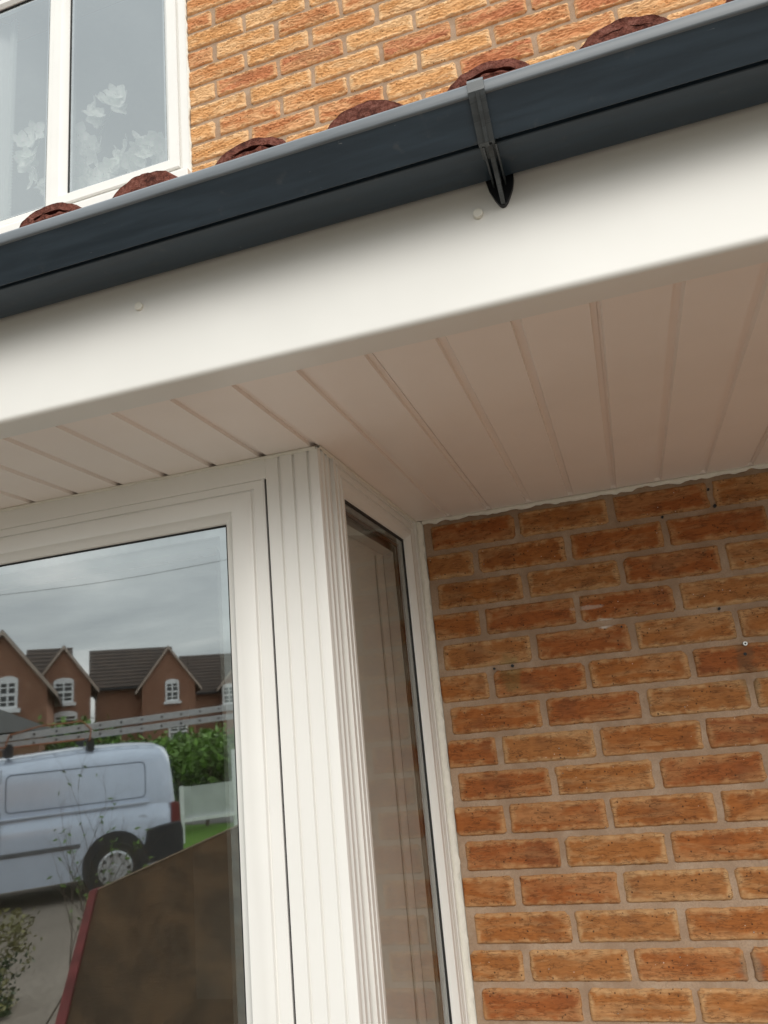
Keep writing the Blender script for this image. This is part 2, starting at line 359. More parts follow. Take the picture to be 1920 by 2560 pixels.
# ----- small marks on the lower wall
def disc(x, z, r, y0, y1, n=14, hole=0):
    b = MB(); vs = []
    for y in (y0, y1):
        for k in range(n): vs.append((x + r * math.cos(6.2832 * k / n), y, z + r * math.sin(6.2832 * k / n)))
    b.add(vs, [tuple(range(n)), tuple(range(n, 2 * n))[::-1]] + [(k, (k + 1) % n, n + (k + 1) % n, n + k) for k in range(n)])
    return b
for x, z, r in ((.451, -.366, .0034), (-.056, -.336, .0034), (.4535, -.029, .0036), (.447, .012, .0026), (.337, -.036, .0028), (.2045, -.276, .0022), (.418, -.262, .0030), (-.100, -.338, .0026)):
    o = disc(x, z, r, -.0042, .006).build('drill_hole', MAT['gasket']); o.parent = w1
b = disc(.455, -.344, .0052, -.0080, .004); o = b.build('screw', MAT['steel'], smooth=False, bevel=.001); o.parent = w1
o = disc(.455, -.344, .0021, -.0086, -.0078).build('screw_recess', MAT['gasket']); o.parent = w1

t = NT('blind_fabric'); a_ = t.n('ShaderNodeBsdfTranslucent'); a_.inputs[0].default_value = (.97, .95, .91, 1); b_ = t.n('ShaderNodeBsdfDiffuse'); b_.inputs[0].default_value = (.90, .88, .83, 1)
m_ = t.n('ShaderNodeMixShader'); m_.inputs[0].default_value = .88; t.l(a_.outputs[0], m_.inputs[1]); t.l(b_.outputs[0], m_.inputs[2]); t.l(m_.outputs[0], t.o.inputs[0]); MAT['blind'] = t.m
# ----- soffit: white boards with a shallow groove every 101 mm
ZS = .050; PIT = .101; GX0 = -.0624
def soffit():
    b = MB(); prof = []
    for i in range(-26, 24):
        g = GX0 + PIT * i
        if i % 3 == 0: prof += [(g - .0075, 0), (g - .0066, .0068), (g + .0010, .0070), (g + .0012, .0086), (g + .0020, .0086), (g + .0022, .0070), (g + .0050, .0068), (g + .0078, 0)]
        else: prof += [(g - .0075, 0), (g - .0064, .0068), (g + .0044, .0068), (g + .0078, 0)]
    ys = [-.952, -.6, -.3, -.004]; n = len(prof); vs = []
    for y in ys:
        for x, h in prof: vs.append((x, y, ZS + h + .0006 * math.sin(x * 7 + y * 5)))
    b.add(vs, [(j * n + k, j * n + k + 1, (j + 1) * n + k + 1, (j + 1) * n + k) for j in range(len(ys) - 1) for k in range(n - 1)])
    b.box((prof[0][0], -.0060, ZS + .0005), (prof[-1][0], -.0030, ZS + .0092))
    b.box((prof[0][0], -.99, ZS + .0095), (prof[-1][0], -.006, ZS + .02))
    return b
so = part(soffit().build('soffit', MAT['soffit'], fix=False), house)
# sealant beads: along wall top, down the bay side
def bead(p0, p1, up, inn, w, seed, amp=.004, drop=.0):
    """a wobbly strip of mastic; up = direction of visible width, inn = direction it stands proud"""
    b = MB(); p0, p1, up, inn = map(Vector, (p0, p1, up, inn)); L = (p1 - p0).length; n = int(L / .006); vs = []
    t = np.linspace(0, L, n); ww = w + amp * 2 * (fbm(t / .03, t * 0 + seed, seed, 3) - .5) + amp * .8 * (vn(t / .012, t * 0, seed + 3) - .5)
    for i in range(n):
        p = p0.lerp(p1, t[i] / L)
        for a, h in ((0, .0), (.0, .0035), (.35, .0050), (.75, .0036), (1, -.002)): vs.append(p + up * (ww[i] * a) + inn * h)
    b.add(vs, [(i * 5 + k, i * 5 + k + 1, (i + 1) * 5 + k + 1, (i + 1) * 5 + k) for i in range(n - 1) for k in range(4)])
    return b
o = bead((-.236, -.0015, ZS - .0002), (2.4, -.0015, ZS - .0002), (0, 0, -1), (0, -1, 0), .010, 4, .005).build('sealant', MAT['seal'], smooth=True); o.parent = so

# ----- fascia board with rounded lower edge and covered nails
def fascia():
    prof = [(-.950, ZS - .0015), (-.9965, ZS - .0035)]
    for k in range(1, 8):
        a = math.radians(90 * k / 8); prof.append((-.9965 - .0085 * math.sin(a), ZS - .0035 + .0085 * (1 - math.cos(a))))
    prof += [(-1.005, ZS + .006), (-1.005, .285), (-.985, .285), (-.985, ZS + .008), (-.950, ZS + .008)]
    xs = np.linspace(-2.75, 2.3, 40); b = MB(); n = len(prof); vs = [(x, y + .0007 * math.sin(x * 5), z) for x in xs for y, z in prof]
    b.add(vs, [(i * n + k, i * n + (k + 1) % n, (i + 1) * n + (k + 1) % n, (i + 1) * n + k) for i in range(len(xs) - 1) for k in range(n)] + [tuple(range(n)), tuple(range((len(xs) - 1) * n, len(xs) * n))])
    return b
fa = part(smooth_angle(fascia().build('fascia', MAT['white']), 40), house)
for x, z in ((.1175, .1762), (-.3822, .1754), (.6172, .1765), (-.882, .176), (.1175 - 1.5, .1762), (1.117, .1762)):
    b = disc(x, z, .0064, -1.0105, -1.004, 18); o = b.build('nail_cap', MAT['seal'], bevel=.0012); o.parent = fa

# ----- gutter
GP = [(-1.0125, .2165), (-1.0150, .2135), (-1.0185, .2120), (-1.0785, .2118), (-1.0797, .2128), (-1.0803, .2210), (-1.0925, .2210), (-1.0930, .2085), (-1.0940, .2058), (-1.0958, .2052), (-1.0985, .2080), (-1.1268, .2405), (-1.1290, .2425), (-1.1302, .2455), (-1.1306, .2530), (-1.1298, .2560), (-1.1275, .2568), (-1.1245, .2555), (-1.1240, .2460), (-1.0960, .2245), (-1.018, .2245), (-1.0128, .2600), (-1.0105, .2600)]
def sweep(prof, xs, wob=0):
    b = MB(); n = len(prof); vs = [(x, y + wob * math.sin(x * 3.1), z + wob * math.sin(x * 4.3 + 1)) for x in xs for y, z in prof]
    b.add(vs, [(i * n + k, i * n + (k + 1) % n, (i + 1) * n + (k + 1) % n, (i + 1) * n + k) for i in range(len(xs) - 1) for k in range(n)] + [tuple(range(n)), tuple(range((len(xs) - 1) * n, len(xs) * n))])
    return b
gut = part(smooth_angle(sweep(GP, np.linspace(-2.8, 2.35, 30), .0005).build('gutter', MAT['gutter']), 28), house)
# rounded front lip of the gutter, its skylight put into a paler colour
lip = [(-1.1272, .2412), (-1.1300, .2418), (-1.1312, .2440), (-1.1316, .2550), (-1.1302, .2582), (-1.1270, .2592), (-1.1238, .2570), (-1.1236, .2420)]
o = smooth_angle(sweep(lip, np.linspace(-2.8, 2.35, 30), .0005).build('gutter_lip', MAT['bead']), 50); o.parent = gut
def bracket(x):
    b = MB()
    def off(prof, d):
        P = [Vector((p[0], p[1])) for p in prof]; o_ = []
        for i, p in enumerate(P):
            t = (P[min(i + 1, len(P) - 1)] - P[max(i - 1, 0)]).normalized(); nrm = Vector((t.y, -t.x)); o_.append(p - nrm * d)
        return [(v.x, v.y) for v in o_]
    path = [(-1.060, .2118), (-1.0925, .2100), (-1.0935, .2045), (-1.0965, .2040), (-1.1290, .2405), (-1.1318, .2440), (-1.1322, .2560), (-1.1300, .2600), (-1.1255, .2606)]
    def strip(x0, x1, d0, d1, pth):
        a, c = off(pth, d0), off(pth, d1); n = len(pth); vs = []
        for xx in (x0, x1): vs += [(xx, *p) for p in a] + [(xx, *p) for p in c]
        m = 2 * n; fs = []
        for i in range(n - 1): fs += [(i, i + 1, n + i + 1, n + i), (m + i, m + n + i, m + n + i + 1, m + i + 1), (i, m + i, m + i + 1, i + 1), (n + i, n + i + 1, m + n + i + 1, m + n + i)]
        fs += [(0, n, m + n, m), (n - 1, m + n - 1, m + 2 * n - 1, 2 * n - 1)]
        b.add(vs, fs)
    strip(x - .0095, x + .0095, .0002, .0026, path)
    strip(x - .0012, x + .0030, .0024, .0060, path[1:6])
    b.box((x - .0065, -1.088, .2045), (x - .0040, -1.008, .2112)); b.box((x + .0085, -1.088, .2045), (x + .0108, -1.008, .2112))
    fin = [(-1.0108, .1775), (-1.0175, .1785), (-1.0935, .2010), (-1.0935, .2050), (-1.062, .2090), (-1.0108, .2100)]
    b.prism(fin, lambda p, d: (d, p[0], p[1]), x + .0005, x + .0058)
    b.cur = 1
    sh = [(-.0155, .2220), (.0205, .2220), (.0203, .2110), (.0175, .1990), (.0125, .1875), (.0085, .1800), (.0050, .1765), (.0010, .1762), (-.0020, .1790), (-.0070, .1890), (-.0125, .2040)]
    b.prism(sh, lambda p, d: (x + p[0], d, p[1]), -1.0105, -1.0045)
    o = b.build('gutter_bracket', [MAT['bracket'], MAT['brdark']], gut, bevel=.0006)
bracket(.1478); bracket(-.852); bracket(1.148)

# ----- porch roof: concrete tiles with round rolls
def porch_roof():
    holder = empty('porch_roof', (0, 0, 0))
    part(holder, house)
    TP = .3302; RP = TP / 2; x00 = -.3345
    sl = .40
    def shell(xc, joint, seed):
        b = MB(); n = 20; hw = .060; ys = np.linspace(0, .50, 26)
        ang = np.linspace(0, math.pi, n)
        px = xc - hw * np.cos(ang); pz = .3000 + .0475 * np.sin(ang) ** .9
        outer = []
        for y in ys:
            for k in range(n):
                dn = .0042 * (fbm(np.array([px[k] / .008]), np.array([y / .008]), seed)[0] - .5) * 2
                outer.append((px[k] + dn * -math.cos(ang[k]), -1.060 + y + (.003 * (vn(np.array([px[k] / .008]), np.array([0.3]), seed)[0] - .5) if y == 0 else 0), pz[k] + y * sl + dn * math.sin(ang[k])))
        m = len(ys); th = .0115
        inner = [(v[0] + th * math.cos(ang[i % n]) * .9, v[1], v[2] - th * (.25 + .75 * math.sin(ang[i % n]))) for i, v in enumerate(outer)]
        b.add(outer + inner, [(j * n + k, j * n + k + 1, (j + 1) * n + k + 1, (j + 1) * n + k) for j in range(m - 1) for k in range(n - 1)]
              + [(m * n + j * n + k, m * n + (j + 1) * n + k, m * n + (j + 1) * n + k + 1, m * n + j * n + k + 1) for j in range(m - 1) for k in range(n - 1)]
              + [(k, m * n + k, m * n + k + 1, k + 1) for k in range(n - 1)])
        q = 40; aa = np.linspace(0, math.pi, q)
        def H(a):
            if not joint: return .0462
            g_ = min(1, max(0, (a / math.pi - .30) / .05)) * min(1, max(0, (.93 - a / math.pi) / .05))
            return .0462 - g_ * (.0168 + .0018 * math.cos(a * 15))
        yf = -1.0612; W2 = .0588
        vs = [(xc - W2 * math.cos(a) * (1 if H(a) > .044 else .98), yf + .0018 * math.sin(a * 9 + seed), .3000 + H(a) * math.sin(a)) for a in aa]
        rr_ = len(vs); vs += [(v[0], -1.030, v[2] + .004) for v in vs]; vs += [(xc + W2, yf, .28), (xc - W2, yf, .28)]
        b.add(vs, [tuple(range(q)) + (2 * q, 2 * q + 1)] + [(k, k + 1, q + k + 1, q + k) for k in range(q - 1)])
        return b
    i0 = -7
    for i in range(-7, 8):
        xc = -.3345 + .1645 * i; joint = i % 2 == 1
        o = shell(xc, joint, 100 + i).build('tile_roll', MAT['tile'], holder, smooth=False); smooth_angle(o, 50)
    b = MB()        # tile field: pans between rolls, up to the wall
    for c in range(3):
        y0 = -1.055 + .30 * c; z0 = .290 + .30 * c * sl + .012 * c * 0
        b.box((-2.75, y0, 0), (2.3, y0 + .36, .014), Matrix(((1, 0, 0, 0), (0, 1, 0, 0), (0, sl, 1, z0 - y0 * sl), (0, 0, 0, 1))))
        for i in range(-14, 16):
            if c == 0: continue
            xc = -.3345 + .1645 * i; ang = np.linspace(0, math.pi, 9)
            pts = [(xc - .06 * math.cos(a), .045 * math.sin(a)) for a in ang]
            vs = [(x, y0, z0 + h + .012) for x, h in pts] + [(x, y0 + .33, z0 + h + .33 * sl + .012) for x, h in pts]
            b.add(vs, [(k, k + 1, 10 + k, 9 + k) for k in range(8)] + [tuple(range(9))])
    b.build('tile_field', MAT['tile'], holder)
    b = MB(); b.box((-2.75, -.16, 0), (2.3, -.002, .004), Matrix(((1, 0, 0, 0), (0, 1, 0, 0), (0, sl, 1, .76), (0, 0, 0, 1)))); b.box((-2.75, -.006, .70), (2.3, -.002, .84)); b.build('lead_flashing', MAT['lead'], holder)
    for x in (-2.74, 2.28):
        b = MB(); b.prism([(-1.0, .05), (-1.0, .285), (0, .70), (0, .05)], lambda p, d: (d, p[0], p[1]), x, x + .018); b.build('gable_panel', MAT['white'], holder)
    return holder
porch_roof()

# ----- windows
def mitre(rect, prof, fn, ts=1.0):
    """profile [(inset, depth)] swept round a rectangle (a0,a1,b0,b1); fn(a,b,depth)->3-D"""
    a0, a1, b0, b1 = rect; b = MB(); vs = []
    for i, d in prof: vs += [fn(a0 + i, b0 + i, d), fn(a1 - i, b0 + i, d), fn(a1 - i, b1 - i * ts, d), fn(a0 + i, b1 - i * ts, d)]
    n = len(prof); fs = []
    for k in range(n - 1):
        for c in range(4): fs.append((k * 4 + c, k * 4 + (c + 1) % 4, (k + 1) * 4 + (c + 1) % 4, (k + 1) * 4 + c))
    b.add(vs, fs); return b
def pane(rect, fn, d, name, mat, parent, th=.004):
    a0, a1, b0, b1 = rect; b = MB()
    b.add([fn(a0, b0, d), fn(a1, b0, d), fn(a1, b1, d), fn(a0, b1, d)], [(0, 1, 2, 3)]); return b.build(name, mat, parent, fix=False)
def spacer(rect, fn, d, mat, parent, w=.013, t=.012, name='spacer_bar'):
    b = mitre(rect, [(0, d), (w, d), (w, d + t), (0, d + t)], fn); return b.build(name, mat, parent)

# --- bay window (front plane at Y = -.65)
bay = empty('bay_window'); part(bay, house)
tag(bay, 'projecting white plastic framed bay window under the soffit')
YB = -.650; XR = -.366; ZT = .010; ZBOT = -1.40
fF = lambda a, b, d: (a, YB + d, b)
W0 = [(-1.283, XR), (-2.206, -1.289)]
SASH = [(-.0, .018), (.0, .002), (.003, .0), (.020, -.0005), (.0215, .002), (.0245, .002), (.026, -.003), (.030, -.0045), (.062, -.0045), (.066, -.003), (.0675, .0005), (.0775, .009), (.0845, .0125), (.0865, .016), (.0865, .0215)]
for z0, z1 in ((.0086, .0495), (ZBOT - .045, ZBOT - .002)):
    hb = MB(); hb.box((-2.300, YB - .001, z0), (-.3625, YB + .06, z1)); hb.build('frame_rail', MAT['white'], bay, bevel=.0015)
for i, (x0, x1) in enumerate(W0):
    r = (x0 + .0015, x1 - .0025, ZBOT, ZT - .001)
    smooth_angle(mitre(r, SASH, fF, .79).build('casement', MAT['white'], bay), 30)
# panes and spacers sit one level up so that they stay part > sub-part
for i, (x0, x1) in enumerate(W0):
    gx = (x0 + .088, x1 - .089, ZBOT + .0865, ZT - .0695)
    rr = (gx[0] - .006, gx[1] + .006, gx[2] - .006, gx[3] + .006)
    pane(rr, fF, .019, 'pane', MAT['glass'], bay); 
    b = mitre(rr, [(.0, .0175), (.0085, .0175), (.0095, .0188)], fF); b.build('gasket', MAT['gasket'], bay)
    spacer(rr, fF, .0205, MAT['alu'], bay, .024, .010); pane(rr, fF, .033, 'inner_pane', glass_mat('inner_glass', .02, (.95, .96, .95)) if i == 0 else bpy.data.materials['inner_glass'], bay)
    b = mitre((rr[0] - .06, rr[1] + .06, rr[2] - .06, rr[3] + .06), [(.10, .036), (.105, .06), (.0, .06)], fF); b.build('inner_frame', MAT['white'], bay)
# small dark shadow gap round the casements
# corner post: fluted on both faces, extruded down
def post():
    X1 = -.2590; P = []
    x = -.3638; P.append((x, YB + .05)); P.append((x, YB + .0015)); P.append((x + .0015, YB - .002))
    for g in (-.3360, -.3078, -.2790):
        P += [(g - .0030, YB - .002), (g - .0014, YB + .0028), (g + .0012, YB + .0028), (g + .0030, YB - .002)]
    P += [(X1 - .004, YB - .002), (X1 - .0012, YB - .0009), (X1, YB + .003)]
    for g in (-.6330, -.6120, -.5910):
        P += [(X1, g - .0065), (X1 - .0055, g - .0050), (X1 - .0055, g + .0010), (X1 - .0020, g + .0040), (X1, g + .0055)]
    P += [(X1, -.5770), (X1 - .003, -.5745), (X1 - .05, -.5745)]
    zs = (ZBOT - .045, .0495); b = MB(); n = len(P)
    vs = [(x, y, z) for z in zs for x, y in P]
    b.add(vs, [(k, k + 1, n + k + 1, n + k) for k in range(n - 1)] + [tuple(range(n))[::-1], tuple(range(n, 2 * n))])
    return b
o = smooth_angle(post().build('corner_post', MAT['white'], bay), 40)
b = MB(); b.box((-2.300, YB, ZBOT - .045), (-2.206, -.58, .0495)); b.build('corner_post', MAT['white'], bay, bevel=.002)
b = MB(); b.box((-.3665, YB + .004, ZBOT - .04), (-.3640, YB + .045, ZT)); b.build('gap_shade_strip', MAT['gasket'], bay)  # black strip that paints the shade in the gap beside the casement
# side window of the bay, facing +X
fS = lambda a, b, d: (-.2540 - d, a, b)
SIDE = [(.0, .03), (.0, .0), (.010, .0), (.0115, .003), (.0145, .003), (.016, -.001), (.028, -.001), (.0295, .002), (.0325, .002), (.034, -.001), (.046, .000), (.0540, .008), (.0570, .012), (.0580, .020)]
rs = (-.588, -.021, ZBOT, .0492)
smooth_angle(mitre(rs, SIDE, fS).build('side_frame', MAT['white'], bay), 30)
for y0, y1, z0, z1 in ((-.0205, -.003, ZBOT, .0492), (-.5740, -.003, ZBOT - .045, ZBOT - .001)):
    b = MB(); b.box((-.30, y0, z0), (-.2520, y1, z1)); b.build('side_trim', MAT['white'], bay, bevel=.0015)
rg = (rs[0] + .0570, rs[1] - .0570, ZBOT + .0570, .0492 - .0570)
rg = (rg[0] - .004, rg[1] + .004, rg[2] - .004, rg[3] + .004)
pane(rg, fS, .0185, 'side_pane', MAT['glass_side'], bay)
mitre(rg, [(0, .0165), (.0105, .0165), (.0115, .0180)], fS).build('side_gasket', MAT['gasket'], bay)
spacer(rg, fS, .0200, MAT['alu'], bay, .020, .006); spacer(rg, fS, .0265, MAT['brown'], bay, .026, .005)
mitre((rg[0] - .06, rg[1] + .06, rg[2] - .06, rg[3] + .06), [(.100, .036), (.105, .06), (.0, .06)], fS).build('inner_frame', MAT['white'], bay)
bl = MB(); ys = np.linspace(-.455, -.060, 40)
bl.add([(-.3165 - .0015 * math.sin(y * 60), y, z) for z in (ZBOT + .05, -.055) for y in ys], [(k, k + 1, 40 + k + 1, 40 + k) for k in range(39)])
bl.build('inner_blind', MAT['blind'], bay, fix=False)
bl = MB(); bl.box((-.316, -.180, ZBOT + .05), (-.3115, -.168, -.060)); bl.build('blind_edge', MAT['blind'], bay)
bl = MB(); bl.box((-.345, -.470, -.058), (-.3155, -.060, -.030)); bl.build('blind_headrail', MAT['blind'], bay, bevel=.004)
# plinth board under the bay
b = MB(); b.box((-2.30, YB + .004, -2.2), (-.262, -.0, ZBOT - .046)); b.build('bay_base', MAT['white'], bay)
# mastic: bay to brick, head to soffit
o = bead((-.2535, -.0015, .048), (-.2535, -.0015, -1.45), (1, 0, 0), (0, -1, 0), .0160, 12, .0045).build('sealant', MAT['seal'], bay, smooth=True)
o = bead((-2.30, YB - .002, .0500), (-.262, YB - .002, .0500), (0, 0, -1), (0, -1, 0), .0045, 31, .003).build('sealant', MAT['seal'], bay, smooth=True)
o = bead((-.2575, -.655, .0500), (-.2530, -.004, .0500), (0, 0, -1), (1, 0, 0), .0045, 37, .003).build('sealant', MAT['seal'], bay, smooth=True)

# --- upper window
up = empty('upper_window'); part(up, house)
tag(up, 'white framed upper window above the porch roof')
fU = lambda a, b, d: (a, .002 + d, b)
UPF = [(.0, .06), (.0, .003), (.003, .0), (.022, .0), (.026, .004), (.030, .004)]
UX0, UXM, UX1, UZ0, UZ1 = -2.32, -1.410, -.869, 1.312, 2.40
smooth_angle(mitre((UX0, UX1, UZ0, UZ1), [(.0, .06), (.0, .002), (.002, .0), (.030, .0), (.040, .006), (.040, .05)], fU).build('frame', MAT['white'], up), 30)
USA = [(.0, .010), (.0, -.004), (.003, -.007), (.034, -.007), (.038, -.004), (.052, .010), (.0545, .014), (.0545, .022)]
b = MB(); b.box((UXM - .015, .004, UZ0 + .035), (UXM + .013, .05, UZ1 - .035)); b.build('mullion', MAT['white'], up)
for nm, (x0, x1, z0, z1) in dict(casement=(UXM + .0, UX1 - .038, UZ0 + .036, UZ1 - .036), fixed_light=(UX0 + .03, UXM - .004, UZ0 + .036, UZ1 - .036)).items():
    P = USA if nm == 'casement' else [(.0, .010), (.0, .003), (.018, .003), (.030, .013), (.032, .022)]
    smooth_angle(mitre((x0, x1, z0, z1), P, fU).build(nm, MAT['white'], up), 30)
    w = P[-1][0]; r = (x0 + w - .003, x1 - w + .003, z0 + w - .003, z1 - w + .003)
    pane(r, fU, .020, 'pane', MAT['glass_up'], up)
    mitre(r, [(0, .0165), (.0055, .0165), (.0065, .0190)], fU).build('gasket', MAT['gasket'], up)
    spacer(r, fU, .022, MAT['alu'], up, .016, .012)
o = bead((UX1 + .0005, -.0015, 1.30), (UX1 + .0005, -.0015, 2.42), (1, 0, 0), (0, -1, 0), .0050, 61, .0040).build('sealant', MAT['seal'], up, smooth=True)
b = MB(); b.box((UX0 - .02, -.03, UZ0 - .032), (UX1 + .006, .06, UZ0 - .001)); b.build('sill', MAT['white'], up, bevel=.003)

# ----- rooms behind the glass (closed so that they read dark)
def roombox(name, x0, x1, y0, y1, z0, z1, mats, front):
    b = MB(); v = [(x0, y0, z0), (x1, y0, z0), (x1, y1, z0), (x0, y1, z0), (x0, y0, z1), (x1, y0, z1), (x1, y1, z1), (x0, y1, z1)]
    b.add(v, [(0, 1, 2, 3), (4, 7, 6, 5), (1, 5, 6, 2), (2, 6, 7, 3), (3, 7, 4, 0)]); o = b.build(name, mats, fix=False); part(o, house); return o
roombox('lower_room', -3.1, 2.3, .225, 3.6, -2.21, .20, MAT['room'], 0)
roombox('upper_room', -3.1, 2.3, .225, 3.6, .62, 3.25, MAT['room'], 0)
b = MB(); b.box((-2.30, -.56, .056), (-.27, .23, .064)); b.box((-3.1, .226, .064), (2.3, .24, .60)); o = part(b.build('bay_ceiling', MAT['plaster']), house)
for p0_, p1_ in (((-.246, .001, -2.2), (-.2365, .30, .05)), ((-2.3, .001, -2.2), (-2.296, .30, .05)), ((-.8655, .064, 1.30), (-.862, .25, 2.42)), ((UX0, .064, 1.298), (UX1, .30, 1.306))):
    b = MB(); b.box(p0_, p1_); part(b.build('window_reveal', MAT['plaster']), house)

# ------------------------------------------------------------------ things behind the upper glass
def curtain():
    b = MB(); xs = np.linspace(-2.26, -1.700, 90); zs = np.linspace(1.33, 2.37, 60)
    vs = [(x + .006 * math.sin(z * 9 + x * 3), .105 + .018 * math.sin(x * 62) + .006 * math.sin(x * 25 + z * 4), z) for z in zs for x in xs]
    n = len(xs); b.add(vs, [(i * n + k, i * n + k + 1, (i + 1) * n + k + 1, (i + 1) * n + k) for i in range(len(zs) - 1) for k in range(n - 1)])
    return b
t = NT('voile'); p = t.n('ShaderNodeBsdfTranslucent'); p.inputs[0].default_value = (.85, .88, .86, 1); q = t.n('ShaderNodeBsdfDiffuse'); q.inputs[0].default_value = (.85, .88, .86, 1)
a = t.n('ShaderNodeMixShader'); t.l(p.outputs[0], a.inputs[1]); t.l(q.outputs[0], a.inputs[2]); t.l(a.outputs[0], t.o.inputs[0]); MAT['voile'] = t.m
cu = empty('net_curtain', (-1.95, .105, 1.33)); tag(cu, 'white net curtain with a ruffled edge hanging behind the left light of the upper window', 'curtain')
def under(o, p):
    o.parent = p; o.matrix_parent_inverse = Matrix.Translation(-Vector(p.location)); return o
under(curtain().build('drape', MAT['voile'], smooth=True, fix=False), cu)
b = MB(); zs = np.linspace(1.33, 2.37, 700); vs = []
for i, z in enumerate(zs):
    for k, x in enumerate((-1.705, -1.692, -1.678)): vs.append((x, .10 + .010 * math.sin(z * 460) * (k / 2 + .15), z + .004 * k))
b.add(vs, [(i * 3 + k, i * 3 + k + 1, i * 3 + k + 4, i * 3 + k + 3) for i in range(len(zs) - 1) for k in range(2)])
under(b.build('ruffled_edge', MAT['voile'], smooth=True, fix=False), cu)
t = NT('silk_petal'); a_ = t.n('ShaderNodeBsdfTranslucent'); a_.inputs[0].default_value = (.90, .93, .88, 1); b_ = t.n('ShaderNodeBsdfDiffuse')
t.l(t.mix(t.rng(t.noise(t.obj(), 60, 3), .3, .7), (.80, .86, .80), (.95, .97, .93)), b_.inputs[0]); m_ = t.n('ShaderNodeMixShader'); m_.inputs[0].default_value = .65
t.l(a_.outputs[0], m_.inputs[1]); t.l(b_.outputs[0], m_.inputs[2]); t.l(m_.outputs[0], t.o.inputs[0]); MAT['petal'] = t.m; MAT['stem'] = simple('stem', (.20, .27, .12), .7)
def flowers():
    r = empty('orchid', (-1.30, .16, 1.31)); tag(r, 'white artificial orchid sprays standing inside the upper window', 'flower')
    sprays = [[(-1.30, .17, 1.33), (-1.33, .15, 1.52), (-1.345, .14, 1.66), (-1.29, .125, 1.76), (-1.235, .115, 1.80), (-1.19, .105, 1.745)],
              [(-1.32, .17, 1.33), (-1.37, .15, 1.50), (-1.40, .14, 1.60), (-1.43, .13, 1.66)],
              [(-1.28, .17, 1.33), (-1.24, .14, 1.48), (-1.16, .12, 1.55), (-1.08, .115, 1.55), (-1.01, .11, 1.51)],
              [(-1.30, .17, 1.33), (-1.32, .12, 1.44), (-1.22, .11, 1.52), (-1.12, .11, 1.47), (-1.03, .11, 1.44)],
              [(-1.30, .17, 1.33), (-1.36, .12, 1.44), (-1.40, .12, 1.53), (-1.36, .12, 1.60)],
              [(-1.36, .17, 1.33), (-1.50, .14, 1.50), (-1.575, .13, 1.62), (-1.60, .125, 1.72), (-1.565, .12, 1.79)]]
    rg = random.Random(5); pt = MB(); st = MB()
    for sp in sprays:
        st.tube(sp, .0022, 6); P = [Vector(q) for q in sp]
        for i in range(len(P) - 1):
            if i == 0: continue
            for t_ in np.linspace(0, 1, 4, endpoint=False):
                c = P[i].lerp(P[i + 1], t_) + Vector((0, -.035, 0)) + Vector((rg.uniform(-.038, .038), rg.uniform(-.03, .015), rg.uniform(-.036, .036)))
                c.y = max(c.y, .062)
                nr = Vector((rg.uniform(-1.2, 1.2), -1, rg.uniform(-1.3, .7))).normalized(); a = nr.cross(Vector((0, 0, 1))).normalized(); d = nr.cross(a); ph = rg.uniform(0, 6)
                for q in range(5):
                    an = ph + q * 1.2566; dr = a * math.cos(an) + d * math.sin(an); sd_ = nr.cross(dr); L = rg.uniform(.030, .046); w = L * .40
                    vs = []
                    for j, (u, ww) in enumerate(((.05, .15), (.35, .8), (.65, 1), (.88, .6), (1.05, .08))):
                        cup = nr * (.012 * u * u - .004)
                        for sgn in (-1, 0, 1): vs.append(c + dr * (L * u) + sd_ * (w * ww * sgn) + cup - nr * (.004 if sgn == 0 else 0))
                    pt.add(vs, [(j * 3 + k, j * 3 + k + 1, j * 3 + k + 4, j * 3 + k + 3) for j in range(4) for k in range(2)])
    o = pt.build('petals', MAT['petal'], smooth=True, fix=False); under(o, r); under(st.build('stems', MAT['stem'], smooth=True), r)
    b = MB(); b.tube([(-1.33, .17, 1.306), (-1.33, .17, 1.37)], [.035, .05], 16); under(b.build('pot', MAT['plaster'], smooth=False), r)
flowers()
# ------------------------------------------------------------------ the street that the glass reflects (behind the camera)
GZ = -2.22
def noise_ground(name, c0, c1, scale, bs=.4, rough=.95):
    t = NT(name); v = t.obj(); n = t.noise(v, scale, 6, .65); m = t.noise(v, .7, 4)
    c = t.mix(t.rng(n, .3, .7), c0, c1); c = t.mix(t.rng(m, .4, .65, 0, .35), c, tuple(x * .6 for x in c0)); return t.finish(c, rough, 0, n, bs, .02, .2)
MAT['drive'] = noise_ground('driveway', (.185, .155, .130), (.275, .235, .195), 24); MAT['grass'] = noise_ground('grass', (.07, .15, .02), (.14, .27, .035), 30)
MAT['road'] = noise_ground('road', (.10, .10, .10), (.15, .145, .14), 30); MAT['earth'] = noise_ground('earth', (.11, .095, .065), (.16, .138, .10), 6)
def sheet(name, poly, z, mat):
    b = MB(); b.add([(x, y, z) for x, y in poly], [tuple(range(len(poly)))]); o = b.build(name, mat, fix=False)
    if o.data.polygons[0].normal.z < 0: o.data.flip_normals()
    return tag(o, kind='structure')
sheet('ground', [(-150, -150), (150, -150), (150, 150), (-150, 150)], GZ - .02, MAT['earth'])
sheet('driveway', [(-9.5, -10.5), (4.5, -10.5), (4.5, -.01), (-9.5, -.01)], GZ, MAT['drive'])
sheet('road', [(-60, -22), (60, -22), (60, -15.5), (-60, -15.5)], GZ - .010, MAT['road'])
sheet('grass', [(-30, -15.4), (-3, -15.4), (-3, -10.6), (-30, -10.6)], GZ - .006, MAT['grass'])
sheet('grass', [(-16, -10.4), (-9.6, -10.4), (-9.6, -.5), (-16, -.5)], GZ - .006, MAT['grass'])

